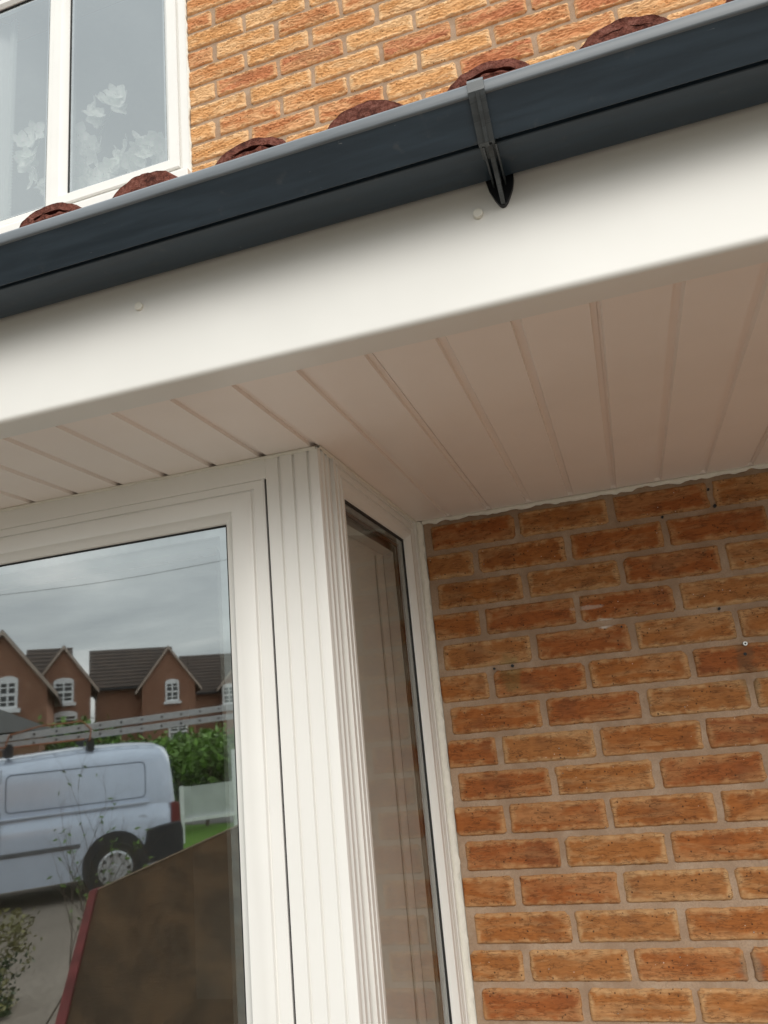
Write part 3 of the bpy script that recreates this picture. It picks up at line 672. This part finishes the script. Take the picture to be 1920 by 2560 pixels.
# pixel of the photograph -> point on a vertical plane, seen by way of the bay glass
GL = YB + .019
def refl(x, y, O, yaw):
    d = np.array([(x - 960) / F, (y - 1280) / F, 1.0]) @ R; d = d * np.array([1, -1, 1]); cm = np.array([C[0], 2 * GL - C[1], C[2]])
    n = np.array([math.sin(yaw), math.cos(yaw)]); t_ = ((np.array(O) - cm[:2]) @ n) / (d[:2] @ n); return cm + t_ * d
def c1(x, y): return x / 2.592, 1250 + y / 2.592
def c2(x, y): return x / 2.592, 1800 + y / 2.592

# --- van: local frame, x towards the tail, y away from the window, origin under the rear wheel
VA = math.radians(44); van = empty('parked_van', (-6.43, -8.5, GZ)); van.rotation_euler = (0, 0, -VA)
tag(van, 'silver white panel van parked on the driveway with ladders on its roof', 'van')
# local x axis -> (cosA,-sinA); local y axis -> (sinA, cosA) points to the window, so the van body lies at negative y
MAT['van'] = simple('van_paint', (.60, .68, .82), .20, .2, .03, 3, 0, .6, .6); MAT['vblack'] = simple('van_trim', (.018, .019, .025), .5, 0, .1)
MAT['tyre'] = simple('tyre', (.018, .018, .018), .8); MAT['hub'] = simple('hubcap', (.55, .57, .60), .35, .6); MAT['vglass'] = simple('van_glass', (.02, .025, .03), .08)
MAT['tail'] = simple('tail_lamp', (.16, .02, .02), .25); MAT['rubber'] = simple('rub_strip', (.12, .12, .13), .6)
def van_body():
    st = [(-3.42, .32, .55), (-3.40, .28, .80), (-3.25, .25, 1.00), (-2.75, .25, 1.12), (-2.45, .25, 1.20), (-2.0, .25, 1.62), (-1.75, .25, 1.74), (-1.4, .24, 1.79), (-.4, .24, 1.845), (.30, .24, 1.840), (.60, .25, 1.815), (.68, .26, 1.78), (.73, .27, 1.70), (.765, .28, 1.50), (.79, .30, 1.25), (.82, .32, .95), (.83, .36, .70)]
    W_ = 1.66; b = MB(); rings = []; 
    for (s, z0, z1) in st:
        H = z1 - z0; endf = max(0, (s - .55) / .28); ff = max(0, (-2.6 - s) / .82); ins = .10 * endf ** 2 + .28 * ff ** 2
        prof = []
        for z in [z0, z0 + .03, .42, .60, .80, .96, 1.015, 1.035, 1.06, 1.25, 1.45, 1.58, 1.66, 1.74, 1.79]:
            z = z0 + (z - .24) * H / 1.605
            rel = (z - z0) / H
            o_ = 0 + (.035 if rel < .48 else .0) + (.03 * (1 - min(1, abs(rel - .2) / .3)))
            tum = 0 if rel < .5 else .13 * ((rel - .5) / .5) ** 1.8
            rr = 0 if rel < .88 else .13 * ((rel - .88) / .10) ** 2
            prof.append((o_ - tum - rr - ins, z))
        ring = [(s, y, z) for y, z in prof] + [(s, -W_ / 2, z1)] + [(s, -W_ - y, z) for y, z in prof[::-1]]
        rings.append(ring)
    n = len(rings[0]); vs = [v for r_ in rings for v in r_]
    b.add(vs, [(i * n + k, i * n + k + 1, (i + 1) * n + k + 1, (i + 1) * n + k) for i in range(len(rings) - 1) for k in range(n - 1)] + [(i * n, (i + 1) * n, (i + 1) * n + n - 1, i * n + n - 1) for i in range(len(rings) - 1)] + [tuple(range(n)), tuple(range((len(rings) - 1) * n, len(rings) * n))])
    return b
smooth_angle(van_body().build('body', MAT['van'], van), 32)
def rrect(x0, x1, z0, z1, r, n=6, sk=0):
    P = []
    for cx, cz, a0 in ((x1 - r, z1 - r, 0), (x0 + r, z1 - r, 90), (x0 + r, z0 + r, 180), (x1 - r, z0 + r, 270)):
        for k in range(n + 1): a = math.radians(a0 + 90 * k / n); P.append((cx + r * math.cos(a), cz + r * math.sin(a)))
    return P
def tum_y(z): rel = (z - .24) / 1.6; return (.035 if rel < .48 else 0) - (0 if rel < .5 else .13 * ((rel - .5) / .5) ** 1.8)
P = rrect(-1.28, .40, 1.115, 1.575, .07); Pi = rrect(-1.268, .388, 1.127, 1.563, .060); n = len(P)
b = MB(); b.add([(x, tum_y(z) + .006, z) for x, z in P] + [(x, tum_y(z) + .0062, z) for x, z in Pi], [(k, (k + 1) % n, n + (k + 1) % n, n + k) for k in range(n)]); b.build('side_panel_groove', simple('groove', (.16, .19, .25), .5), van)
b = MB(); P = [(-1.40, 1.035), (.40, 1.040), (.44, 1.055), (.40, 1.070), (-1.40, 1.062)]
b.prism(P, lambda p, d: (p[0], d, p[1]), .0, .048); b.build('waist_ledge', MAT['van'], van, bevel=.006)
b = MB(); b.box((-1.335, -.02, .36), (-1.327, .0675, 1.03)); b.build('door_seam', MAT['rubber'], van)
b = MB(); b.prism([(-1.335, 1.07), (-1.327, 1.07), (-1.327, 1.64), (-1.335, 1.64)], lambda p, d: (p[0], d + tum_y(p[1]), p[1]), -.02, .004); b.build('door_seam', MAT['rubber'], van)
b = MB(); b.box((-1.50, .05, .93), (-1.38, .085, .965)); b.build('door_handle', MAT['vblack'], van, bevel=.008)
b = MB(); b.box((-1.36, .02, .615), (-.42, .076, .665)); b.build('rub_strip', MAT['rubber'], van, bevel=.008)
b = MB(); b.prism([(.30, .30), (.40, .72), (.60, .755), (.835, .77), (.86, .66), (.86, .34)], lambda p, d: (p[0], d, p[1]), -1.70, .076); b.build('bumper', MAT['vblack'], van, bevel=.02)
def ycyl(b, cx, cz, r, y0, y1, n=28, r2=None):
    r2 = r if r2 is None else r2; vs = [(cx + r * math.cos(6.2832 * k / n), y0, cz + r * math.sin(6.2832 * k / n)) for k in range(n)] + [(cx + r2 * math.cos(6.2832 * k / n), y1, cz + r2 * math.sin(6.2832 * k / n)) for k in range(n)]
    b.add(vs, [tuple(range(n)), tuple(range(n, 2 * n))[::-1]] + [(k, (k + 1) % n, n + (k + 1) % n, n + k) for k in range(n)])
for cx in (0, -2.72):
    b = MB(); ycyl(b, cx, .36, .395, -.02, .072, 36); b.build('wheel_arch', MAT['vblack'], van)
    for yy in (0, -1.52):
        o = MB(); ycyl(o, cx, .31, .31, -.14 + yy, .084 + yy); w = o.build('wheel', MAT['tyre'], van, bevel=.02); 
        o = MB(); ycyl(o, cx, .31, .225, .078 + yy, .094 + yy, 30, .19); ycyl(o, cx, .31, .055, .088 + yy, .108 + yy, 16, .045); o.build('hubcap', MAT['hub'], w)
        o = MB()
        for k in range(10): a = 6.2832 * k / 10; ycyl(o, cx + .165 * math.cos(a), .31 + .165 * math.sin(a), .022, .092 + yy, .0985 + yy, 8)
        o.build('hub_slots', MAT['tyre'], w)
b = MB(); ycyl(b, .345, .832, .082, .0, .045, 26); b.build('fuel_cap', MAT['van'], van, bevel=.006)
b = MB(); b.prism([(.70, .70), (.725, 1.00), (.755, 1.02), (.832, 1.00), (.846, .72)], lambda p, d: (p[0], d, p[1]), -.12, .022); b.build('tail_lamp', MAT['tail'], van, bevel=.008)
b = MB(); b.prism([(-2.30, 1.13), (-1.95, 1.54), (-1.52, 1.58), (-1.50, 1.12)], lambda p, d: (p[0], d, p[1]), -.05, .004); b.build('door_window', MAT['vglass'], van, bevel=.01)
b = MB(); b.add([(-2.50, -.12, 1.20), (-2.50, -1.54, 1.20), (-2.03, -1.45, 1.61), (-2.03, -.21, 1.61)], [(0, 1, 2, 3)]); b.build('windscreen', MAT['vglass'], van)
for s_ in (-1.25, -.28):
    b = MB(); b.box((s_ - .025, -1.45, 1.905), (s_ + .025, -.12, 1.945)); b.box((s_ - .05, -.24, 1.78), (s_ + .05, -.13, 1.92)); b.box((s_ - .05, -1.50, 1.76), (s_ + .05, -1.41, 1.92)); b.build('roof_bar', MAT['vblack'], van, bevel=.008)

# ladders on the roof bars (they overhang the tail)
MAT['ladder'] = simple('ladder_alloy', (.50, .51, .52), .45, .5); MAT['strap'] = simple('orange_strap', (.34, .12, .05), .8)
def ladder(y, z, lab, s0=-3.0, s1=2.7, slope=.045):
    e_ = empty('ladder', (0, 0, 0)); e_.matrix_world = Matrix.Translation((-6.43, -8.5, GZ)) @ Matrix.Rotation(-VA, 4, 'Z') @ Matrix.Translation((0, y, z)) @ Matrix.Rotation(-slope, 4, 'Y')
    tag(e_, lab, 'ladder', 'ladders on the van roof')
    for yy in (0, -.36):
        b = MB(); b.box((s0, yy - .014, 0), (s1, yy + .014, .082)); st_ = b.build('stile', MAT['ladder'], e_, bevel=.004)
    b = MB(); k = s0 + .15
    o = MB()
    while k < s1:
        b.tube([(k, 0, .041), (k, -.36, .041)], .014, 8); ycyl(o, k, .041, .016, .013, .0165, 10); k += .27
    b.build('rungs', MAT['ladder'], e_); o.build('rung_ends', MAT['vblack'], e_)
    return e_
ladder(-.25, 1.945, 'lower aluminium ladder resting on the roof bars of the van')
ladder(-.22, 2.060, 'upper aluminium ladder stacked on the other ladder over the van roof', -3.0, 2.1, .055)
b = MB(); P = []
b.tube([(-.30, -.10, 1.90), (-.27, -.16, 2.05), (-.38, -.20, 2.165), (-.9, -.21, 2.14), (-1.25, -.18, 2.06), (-1.30, -.14, 1.90)], .011, 6)
b.tube([(-1.9, -.17, 1.97), (-1.25, -.17, 1.90), (-.35, -.17, 1.93)], .014, 6)
o = b.build('ratchet_strap', MAT['strap']); o.matrix_world = Matrix.Translation((-6.43, -8.5, GZ)) @ Matrix.Rotation(-VA, 4, 'Z'); tag(o, 'orange strap tying the ladders to the van roof bars', 'strap')

# --- brown timber sheet with a red edge, standing behind the photographer
def bp(x, y): p_ = refl(x, y, (0, -3.2), 0); return (p_[0], p_[2])
q = [bp(245, 2225), bp(640, 2043), bp(700, 2900), bp(165, 2560)]; q2 = (q[3][0] + (q[3][0] - q[0][0]) * 1.0, q[3][1] + (q[3][1] - q[0][1]) * 1.0)
k_ = (GZ + .02 - q[0][1]) / (q[3][1] - q[0][1]); q2 = (q[0][0] + (q[3][0] - q[0][0]) * k_, GZ + .02); q3 = (q[1][0] + .12, GZ + .02); qr = (q[1][0] + .10, q[1][1] + .03)
def board_mat():
    t = NT('stained_board'); v = t.obj(); a = t.noise(v, 5, 6, .65, .5); b_ = t.noise(t.mapv(v, (1, 1, 6)), 22, 5)
    c = t.mix(t.rng(a, .35, .68), (.095, .058, .034), (.21, .125, .065)); c = t.mix(t.rng(b_, .5, .8, 0, .4), c, (.28, .18, .10)); return t.finish(c, .8, 0, b_, .3, .01)
bd = empty('timber_board', (q2[0], -3.2, GZ)); tag(bd, 'large brown stained timber board with a red painted edge, reflected low in the bay glass', 'board')
b = MB(); b.prism([q[0], qr, q3, q2], lambda p, d: (p[0], d, p[1]), -3.235, -3.2); under(b.build('panel', board_mat(), bevel=.003), bd)
w_ = .060; b = MB(); b.prism([(q[0][0] - w_ * .75, q[0][1] - .0), (q[0][0] + .004, q[0][1] + .012), (q2[0], q2[1]), (q2[0] - w_ * 1.25, q2[1])], lambda p, d: (p[0], d, p[1]), -3.25, -3.188); under(b.build('edge_strip', simple('red_paint', (.34, .075, .085), .65, 0, .35, 12), bevel=.004), bd)
b = MB(); b.prism([(q[0][0], q[0][1] + .001), (qr[0], qr[1] + .001), (qr[0], qr[1] + .008), (q[0][0], q[0][1] + .008)], lambda p, d: (p[0], d, p[1]), -3.24, -3.195); under(b.build('top_highlight', simple('timber_highlight', (.42, .33, .24), .7)), bd)  # pale strip that paints a highlight along the top of the board

# --- houses over the road
MAT['fbrick'] = None
def far_brick():
    t = NT('far_brick'); v = t.obj(); n = t.noise(v, 1.2, 5); bt = t.n('ShaderNodeTexBrick'); bt.inputs['Scale'].default_value = 4.4; bt.inputs['Mortar Size'].default_value = .02
    m_ = t.n('ShaderNodeMapping'); m_.inputs['Rotation'].default_value = (math.radians(90), 0, 0); t.l(v, m_.inputs[0]); t.l(m_.outputs[0], bt.inputs['Vector'])
    bt.inputs['Color1'].default_value = (.25, .110, .065, 1); bt.inputs['Color2'].default_value = (.33, .155, .09, 1); bt.inputs['Mortar'].default_value = (.36, .24, .18, 1)
    c = t.mix(t.rng(n, .35, .65, 0, .35), bt.outputs['Color'], (.20, .085, .05)); return t.finish(c, .9)
def far_tile():
    t = NT('far_roof_tile'); v = t.obj(); w = t.n('ShaderNodeTexWave', wave_type='BANDS', bands_direction='Z'); w.inputs['Scale'].default_value = 1.45; w.inputs['Distortion'].default_value = .4; t.l(v, w.inputs['Vector'])
    n = t.noise(v, 2, 5); c = t.mix(t.rng(w.outputs['Fac'], .35, .9), (.035, .024, .020), (.095, .068, .056)); c = t.mix(t.rng(n, .4, .7, 0, .5), c, (.10, .065, .05)); return t.finish(c, .85, 0, w.outputs['Fac'], .8, .05)
MAT['fbrick'] = far_brick(); MAT['ftile'] = far_tile(); MAT['fdark'] = simple('far_dark_glass', (.03, .035, .04), .1); MAT['fwhite'] = simple('far_white', (.82, .83, .84), .5); MAT['verge'] = simple('verge_board', (.45, .36, .30), .6)
HY = math.radians(38)
def far_house(name, lab, sc, apex, el, er, wins, wing=None, lift=0):
    """apex, left eave, right eave and windows as photograph points; sc scales the distance"""
    O = np.array([C[0], 2 * GL - C[1]]) + (np.array([-24.8, -30]) - np.array([C[0], 2 * GL - C[1]])) * sc
    n = np.array([math.sin(HY), math.cos(HY)]); u = np.array([n[1], -n[0]])
    def L(p, dep=0):                    # local (along, height) on the facade plane pushed back by dep
        P_ = refl(*c1(*p), O - n * dep, HY); return ((P_[:2] - O) @ u, P_[2] - GZ)
    h = empty(name, (O[0], O[1], GZ)); h.rotation_euler = (0, 0, -HY); tag(h, lab, 'house', 'gabled brick houses over the road')
    a = L(apex); l_ = L(el); r_ = L(er); D = 8.0
    hw = max(a[0] - l_[0], r_[0] - a[0]); xl, xr = a[0] - hw, a[0] + hw; ze = (l_[1] + r_[1]) / 2
    b = MB(); b.prism([(xl, 0), (xl, ze), (a[0], a[1] - .15), (xr, ze), (xr, 0)], lambda p, d: (p[0], d, p[1]), 0, -D); b.build('wall', MAT['fbrick'], h)
    m_ = (a[1] - ze) / hw; b = MB()
    for sg in (-1, 1):
        b.prism([(a[0], a[1]), (a[0] + sg * (hw + .35), ze - .35 * m_), (a[0] + sg * (hw + .35), ze - .35 * m_ - .16), (a[0], a[1] - .16)], lambda p, d: (p[0], d, p[1]), .12, -D - .1)
    rf = b.build('roof', MAT['ftile'], h)
    b = MB()
    for sg in (-1, 1):
        b.prism([(a[0], a[1] - .02), (a[0] + sg * (hw + .36), ze - .36 * m_ - .02), (a[0] + sg * (hw + .36), ze - .36 * m_ - .20), (a[0], a[1] - .20)], lambda p, d: (p[0], d, p[1]), .122, .165)
    b.build('verge_board', MAT['verge'], rf)
    if wing:
        rl, rr_, e0, e1 = wing; dep = 3.2
        A0, A1 = L(rl, dep), L(rr_, dep); E0, E1 = L(e0, 1.0), L(e1, 1.0); zr = (A0[1] + A1[1]) / 2; zee = (E0[1] + E1[1]) / 2; x0, x1 = min(A0[0], E0[0]), max(A1[0], E1[0])
        b = MB(); b.prism([(-1.0, 0), (-1.0, zee), (-dep, zr - .1), (-2 * dep + 1, zee), (-2 * dep + 1, 0)], lambda p, d: (d, p[0], p[1]), x0 + .25, x1); b.build('wing_wall', MAT['fbrick'], h)
        m2 = (zr - zee) / (dep - 1.0); b = MB()
        b.prism([(-.7, zee - .3 * m2), (-dep, zr), (-2 * dep + .7, zee - .3 * m2), (-2 * dep + .7, zee - .3 * m2 - .15), (-dep, zr - .15), (-.7, zee - .3 * m2 - .15)], lambda p, d: (d, p[0], p[1]), x0 - .1, x1 + .3); b.build('wing_roof', MAT['ftile'], h)
        b = MB(); b.prism([(-.58, zee - .3 * m2 - .02), (-.58, zee - .3 * m2 - .14), (-.70, zee - .3 * m2 - .14), (-.70, zee - .3 * m2 - .02)], lambda p, d: (d, p[0], p[1]), x0 - .1, x1 + .3); b.build('eaves_gutter', MAT['vblack'], h)
    for (w0, w1) in wins:
        p0, p1 = L(w0), L(w1); xa, xb = min(p0[0], p1[0]), max(p0[0], p1[0]); za, zb = min(p0[1], p1[1]), max(p0[1], p1[1]); xm = (xa + xb) / 2; fr = .10
        wn = MB(); wn.box((xa, .0, za), (xa + fr, .07, zb)); wn.box((xb - fr, .0, za), (xb, .07, zb)); wn.box((xa + fr, .0, za), (xb - fr, .07, za + fr)); 
        arc = [(xa + fr, zb - fr), (xb - fr, zb - fr)] + [(xm + (xb - xa) / 2 * math.cos(t_), zb + .16 * math.sin(t_)) for t_ in np.linspace(0, math.pi, 9)]
        wn.prism(arc, lambda p, d: (p[0], d, p[1]), .0, .065)
        wn.box((xa - .10, .0, za - .14), (xb + .10, .16, za - .001)); wf = wn.build('window', MAT['fwhite'], h)
        g_ = MB(); g_.box((xm - .035, .045, za + fr), (xm + .035, .075, zb - fr))
        for q_ in (.25, .5, .75): g_.box((xa + fr, .048, za + (zb - za) * q_ - (.05 if q_ == .5 else .022)), (xb - fr, .078, za + (zb - za) * q_ + (.05 if q_ == .5 else .022)))
        g_.build('glazing_bars', MAT['fwhite'], wf); g_ = MB(); g_.box((xa + fr, .01, za + fr), (xb - fr, .035, zb - fr)); g_.build('pane', MAT['fdark'], wf)
    return h
far_house('gabled_house', 'red brick gabled house at the far left of the reflected row, nearest and tallest', .80, (20, 840), (-300, 1190), (310, 1185), [((-10, 1175), (115, 1350))])
far_house('gabled_house', 'red brick gabled house with one white sash window, second in the reflected row', 1.0, (415, 940), (250, 1160), (588, 1175), [((350, 1180), (478, 1310)), ((350, 1395), (500, 1520))], ((190, 975), (400, 955), (180, 1180), (420, 1170)))
far_house('gabled_house', 'red brick house with a wide brown roof left of its gable, third in the row', 1.165, (1088, 943), (925, 1170), (1262, 1165), [((1068, 1182), (1160, 1300)), ((1090, 1460), (1215, 1540))], ((600, 975), (1080, 955), (590, 1188), (960, 1172)))
far_house('gabled_house', 'red brick house half cut by the window frame, farthest right of the reflected row', 1.30, (1580, 985), (1440, 1170), (1720, 1160), [((1440, 1208), (1528, 1318)), ((1620, 1208), (1700, 1318))], ((1215, 1003), (1560, 995), (1200, 1215), (1580, 1200)))
# dark hipped garage
O_ = np.array([C[0], 2 * GL - C[1]]) + (np.array([-24.8, -30]) - np.array([C[0], 2 * GL - C[1]])) * .52
n_ = np.array([math.sin(HY), math.cos(HY)]); u_ = np.array([n_[1], -n_[0]])
def LG(p, dep=0): P_ = refl(*c1(*p), O_ - n_ * dep, HY); return ((P_[:2] - O_) @ u_, P_[2] - GZ)
g = empty('garage', (O_[0], O_[1], GZ)); g.rotation_euler = (0, 0, -HY); tag(g, 'low garage with a dark grey tiled hipped roof behind the van', 'garage')
e1_ = LG((345, 1480)); t0 = LG((-20, 1335), 2.2); xe = e1_[0]; ze = e1_[1]; D_ = 4.4; xw = xe - 7
b = MB(); b.box((xw + .3, -D_ + .3, 0), (xe - .3, -.3, ze - .05)); b.build('wall', MAT['fbrick'], g)
zt = t0[1]; b = MB(); hp = 2.2; b.add([(xw, 0, ze), (xe, 0, ze), (xe, -D_, ze), (xw, -D_, ze), (xw + hp, -D_ / 2, zt), (t0[0] - .1, -D_ / 2, zt)], [(0, 1, 5, 4), (1, 2, 5), (2, 3, 4, 5), (3, 0, 4), (0, 3, 2, 1)]); b.build('roof', simple('grey_tile', (.060, .060, .058), .8, 0, .25, 6), g)

# hedge and shrubs
MAT['leafa'] = simple('hedge_leaf', (.11, .22, .025), .6, 0, .5, 5); MAT['leafb'] = simple('dark_leaf', (.035, .075, .018), .6, 0, .4, 5); MAT['twig'] = simple('twig', (.085, .06, .045), .9)
def foliage(name, lab, cat, cen, ax, n, leaf, mats, seed, yaw=0, kind=None):
    rg = np.random.RandomState(seed); e_ = empty(name, (cen[0], cen[1], GZ)); tag(e_, lab, cat); b = MB(); vs = []
    cl = [rg.uniform(-.8, .8, 3) for _ in range(40)]
    for i in range(n):
        c_ = cl[rg.randint(40)]; p_ = c_ + rg.normal(0, .16, 3); p_ = np.clip(p_, -1, 1.15)
        q_ = np.array([p_[0] * ax[0], p_[1] * ax[1]]); ca, sa = math.cos(yaw), math.sin(yaw)
        P_ = Vector((cen[0] + ca * q_[0] - sa * q_[1], cen[1] + sa * q_[0] + ca * q_[1], cen[2] + p_[2] * ax[2])); P_.z = max(P_.z, GZ + .03)
        a_ = Vector(rg.normal(0, 1, 3)).normalized(); b_ = a_.cross(Vector(rg.normal(0, 1, 3))).normalized(); s_ = leaf * rg.uniform(.6, 1.3)
        b.cur = rg.randint(len(mats)) if p_[2] < .2 else 0
        b.add([P_ - a_ * s_, P_ - b_ * s_ * .45, P_ + a_ * s_, P_ + b_ * s_ * .45], [(0, 1, 2, 3)])
    o = b.build('leaves', mats, fix=False); under(o, e_)
    b = MB()
    for k in range(7 if ax[0] > .5 else 0):
        x = cen[0] + math.cos(yaw) * ax[0] * (k / 3 - 1) * .9; y = cen[1] + math.sin(yaw) * ax[0] * (k / 3 - 1) * .9
        b.tube([(x, y, GZ), (x + .1, y, cen[2]), (x + .2, y + .1, cen[2] + ax[2] * .6)], [.04, .025, .01], 6)
    
    if ax[0] > .5: under(b.build('stems', MAT['twig']), e_)
    return e_
A2 = -math.radians(44)
p_ = refl(*c2(1330, 230), (-9.5, -14.5), VA); foliage('hedge', 'bright green hedge behind the tail of the van', 'hedge', (p_[0], p_[1], -1.25), (2.1, .5, .85), 5000, .085, [MAT['leafa'], MAT['leafb']], 3, A2)
p_ = refl(*c1(440, 1440), (-16, -19), HY); foliage('bush', 'yellow green bush in front of the second gabled house', 'bush', (p_[0], p_[1], p_[2] - .9), (1.5, .6, 1.0), 2200, .12, [MAT['leafa'], MAT['leafb']], 5, A2)
p_ = refl(*c1(900, 1530), (-13.5, -17), HY); foliage('hedge', 'long low dark hedge beyond the van roof', 'hedge', (p_[0], p_[1], p_[2] - .75), (3.2, .6, .95), 5000, .11, [MAT['leafa'], MAT['leafb']], 6, A2)
p_ = refl(*c1(1400, 1560), (-12.5, -18), HY); foliage('hedge', 'brownish green hedge in front of the far houses, right end', 'hedge', (p_[0], p_[1], p_[2] - .7), (2.4, .6, .85), 3500, .10, [MAT['leafb'], MAT['leafa']], 8, A2)
# grey boarded fence with white posts beyond the van
fe = empty('low_fence', (-9.0, -12.5, GZ)); tag(fe, 'pale grey boarded fence with white posts beyond the tail of the van', 'fence')
def fq(x, y): return refl(*c2(x, y), (-8.2, -12.5), VA)
a0, a1, a2, a3 = fq(1170, 420), fq(1640, 395), fq(1640, 600), fq(1170, 630); zt_ = (a0[2] + a1[2]) / 2; zb_ = (a2[2] + a3[2]) / 2
def fbox(pa, pb, z0, z1, th, mat, nm, nn=(math.sin(VA), math.cos(VA))):
    b = MB(); o_ = [(pa[0], pa[1]), (pb[0], pb[1]), (pb[0] + nn[0] * th, pb[1] + nn[1] * th), (pa[0] + nn[0] * th, pa[1] + nn[1] * th)]
    b.add([(x, y, z0) for x, y in o_] + [(x, y, z1) for x, y in o_], [(3, 2, 1, 0), (4, 5, 6, 7), (0, 1, 5, 4), (1, 2, 6, 5), (2, 3, 7, 6), (3, 0, 4, 7)]); under(b.build(nm, mat), fe)
fbox(a0, a1, zb_ + .02, zt_, .04, simple('fence_board', (.50, .53, .52), .7, 0, .1, 4), 'panel'); fbox(a0, a1, zb_ - .04, zb_ + .02, .09, MAT['fwhite'], 'rail')
for xx, top in ((1165, 430), (1515, 190), (1548, 430)):
    p0_ = fq(xx, 640); p1_ = fq(xx + 22, 640); tt = fq(xx, top); fbox(p0_, p1_, GZ, tt[2], .10, MAT['fwhite'], 'post')

# bare shrub between the window and the van
sh = empty('bare_shrub', (-3.6, -4.4, GZ)); tag(sh, 'bare twiggy shrub with a few olive leaves in front of the driveway', 'shrub'); tw = MB(); lf = MB(); rg = random.Random(21)
def grow(p, d, L, r, lev):
    pts = [p]; q_ = p.copy(); dd = d.copy()
    for k in range(5):
        dd = (dd + Vector((rg.uniform(-.18, .18), rg.uniform(-.12, .12), rg.uniform(-.10, .14)))).normalized(); q_ = q_ + dd * L / 5; pts.append(q_.copy())
        if lev < 3 and k >= 1 and rg.random() < .75: grow(q_.copy(), (dd + Vector((rg.uniform(-.6, .6), rg.uniform(-.3, .3), rg.uniform(-.2, .6)))).normalized(), L * rg.uniform(.4, .65), r * .55, lev + 1)
        if lev >= 2 and rg.random() < .07:
            a_ = Vector((rg.gauss(0, 1), rg.gauss(0, 1), rg.gauss(0, 1))).normalized() * .022; b_ = a_.cross(Vector((0, 1, .3))); 
            if b_.length > 0: b_ = b_.normalized() * .009; lf.add([q_ - a_, q_ - b_, q_ + a_, q_ + b_], [(0, 1, 2, 3)])
    tw.tube(pts, [r * (1 - .8 * i / 5) for i in range(6)], 5)
for k in range(14):
    grow(Vector((-3.75 + .1 * k - .3, -4.4 + rg.uniform(-.3, .3), GZ)), Vector((rg.uniform(-.3, .75), rg.uniform(-.2, .2), .75)).normalized(), rg.uniform(.6, .95), .007, 0)
under(tw.build('twigs', MAT['twig'], fix=False), sh); under(lf.build('leaves', MAT['leafa'], fix=False), sh)
p_ = refl(30, 2330, (-3.2, -4.6), 0); foliage('small_conifer', 'small olive green bush at the left edge of the driveway reflection', 'bush', (p_[0] - .12, p_[1], p_[2] - .25), (.20, .2, .38), 1800, .022, [simple('olive_leaf', (.16, .15, .04), .6, 0, .5, 9), MAT['leafb']], 12)

# overhead cable
b = MB(); p0_ = refl(*c1(-200, 635), (-7, -14), 0); p1_ = refl(*c1(1700, 336), (-7, -14), 0); pts = []
for k in range(25): t_ = k / 24; pts.append((p0_[0] + (p1_[0] - p0_[0]) * t_, p0_[1], p0_[2] + (p1_[2] - p0_[2]) * t_ - .12 * 4 * t_ * (1 - t_)))
ext = [(pts[0][0] - 14, pts[0][1], pts[0][2] + .9)] + pts + [(pts[-1][0] + 20, pts[-1][1], pts[-1][2] + .9)]
b.tube(ext, .006, 6); o = b.build('overhead_cable', MAT['vblack']); tag(o, 'thin overhead cable crossing the cloudy sky above the far roofs', 'cable')
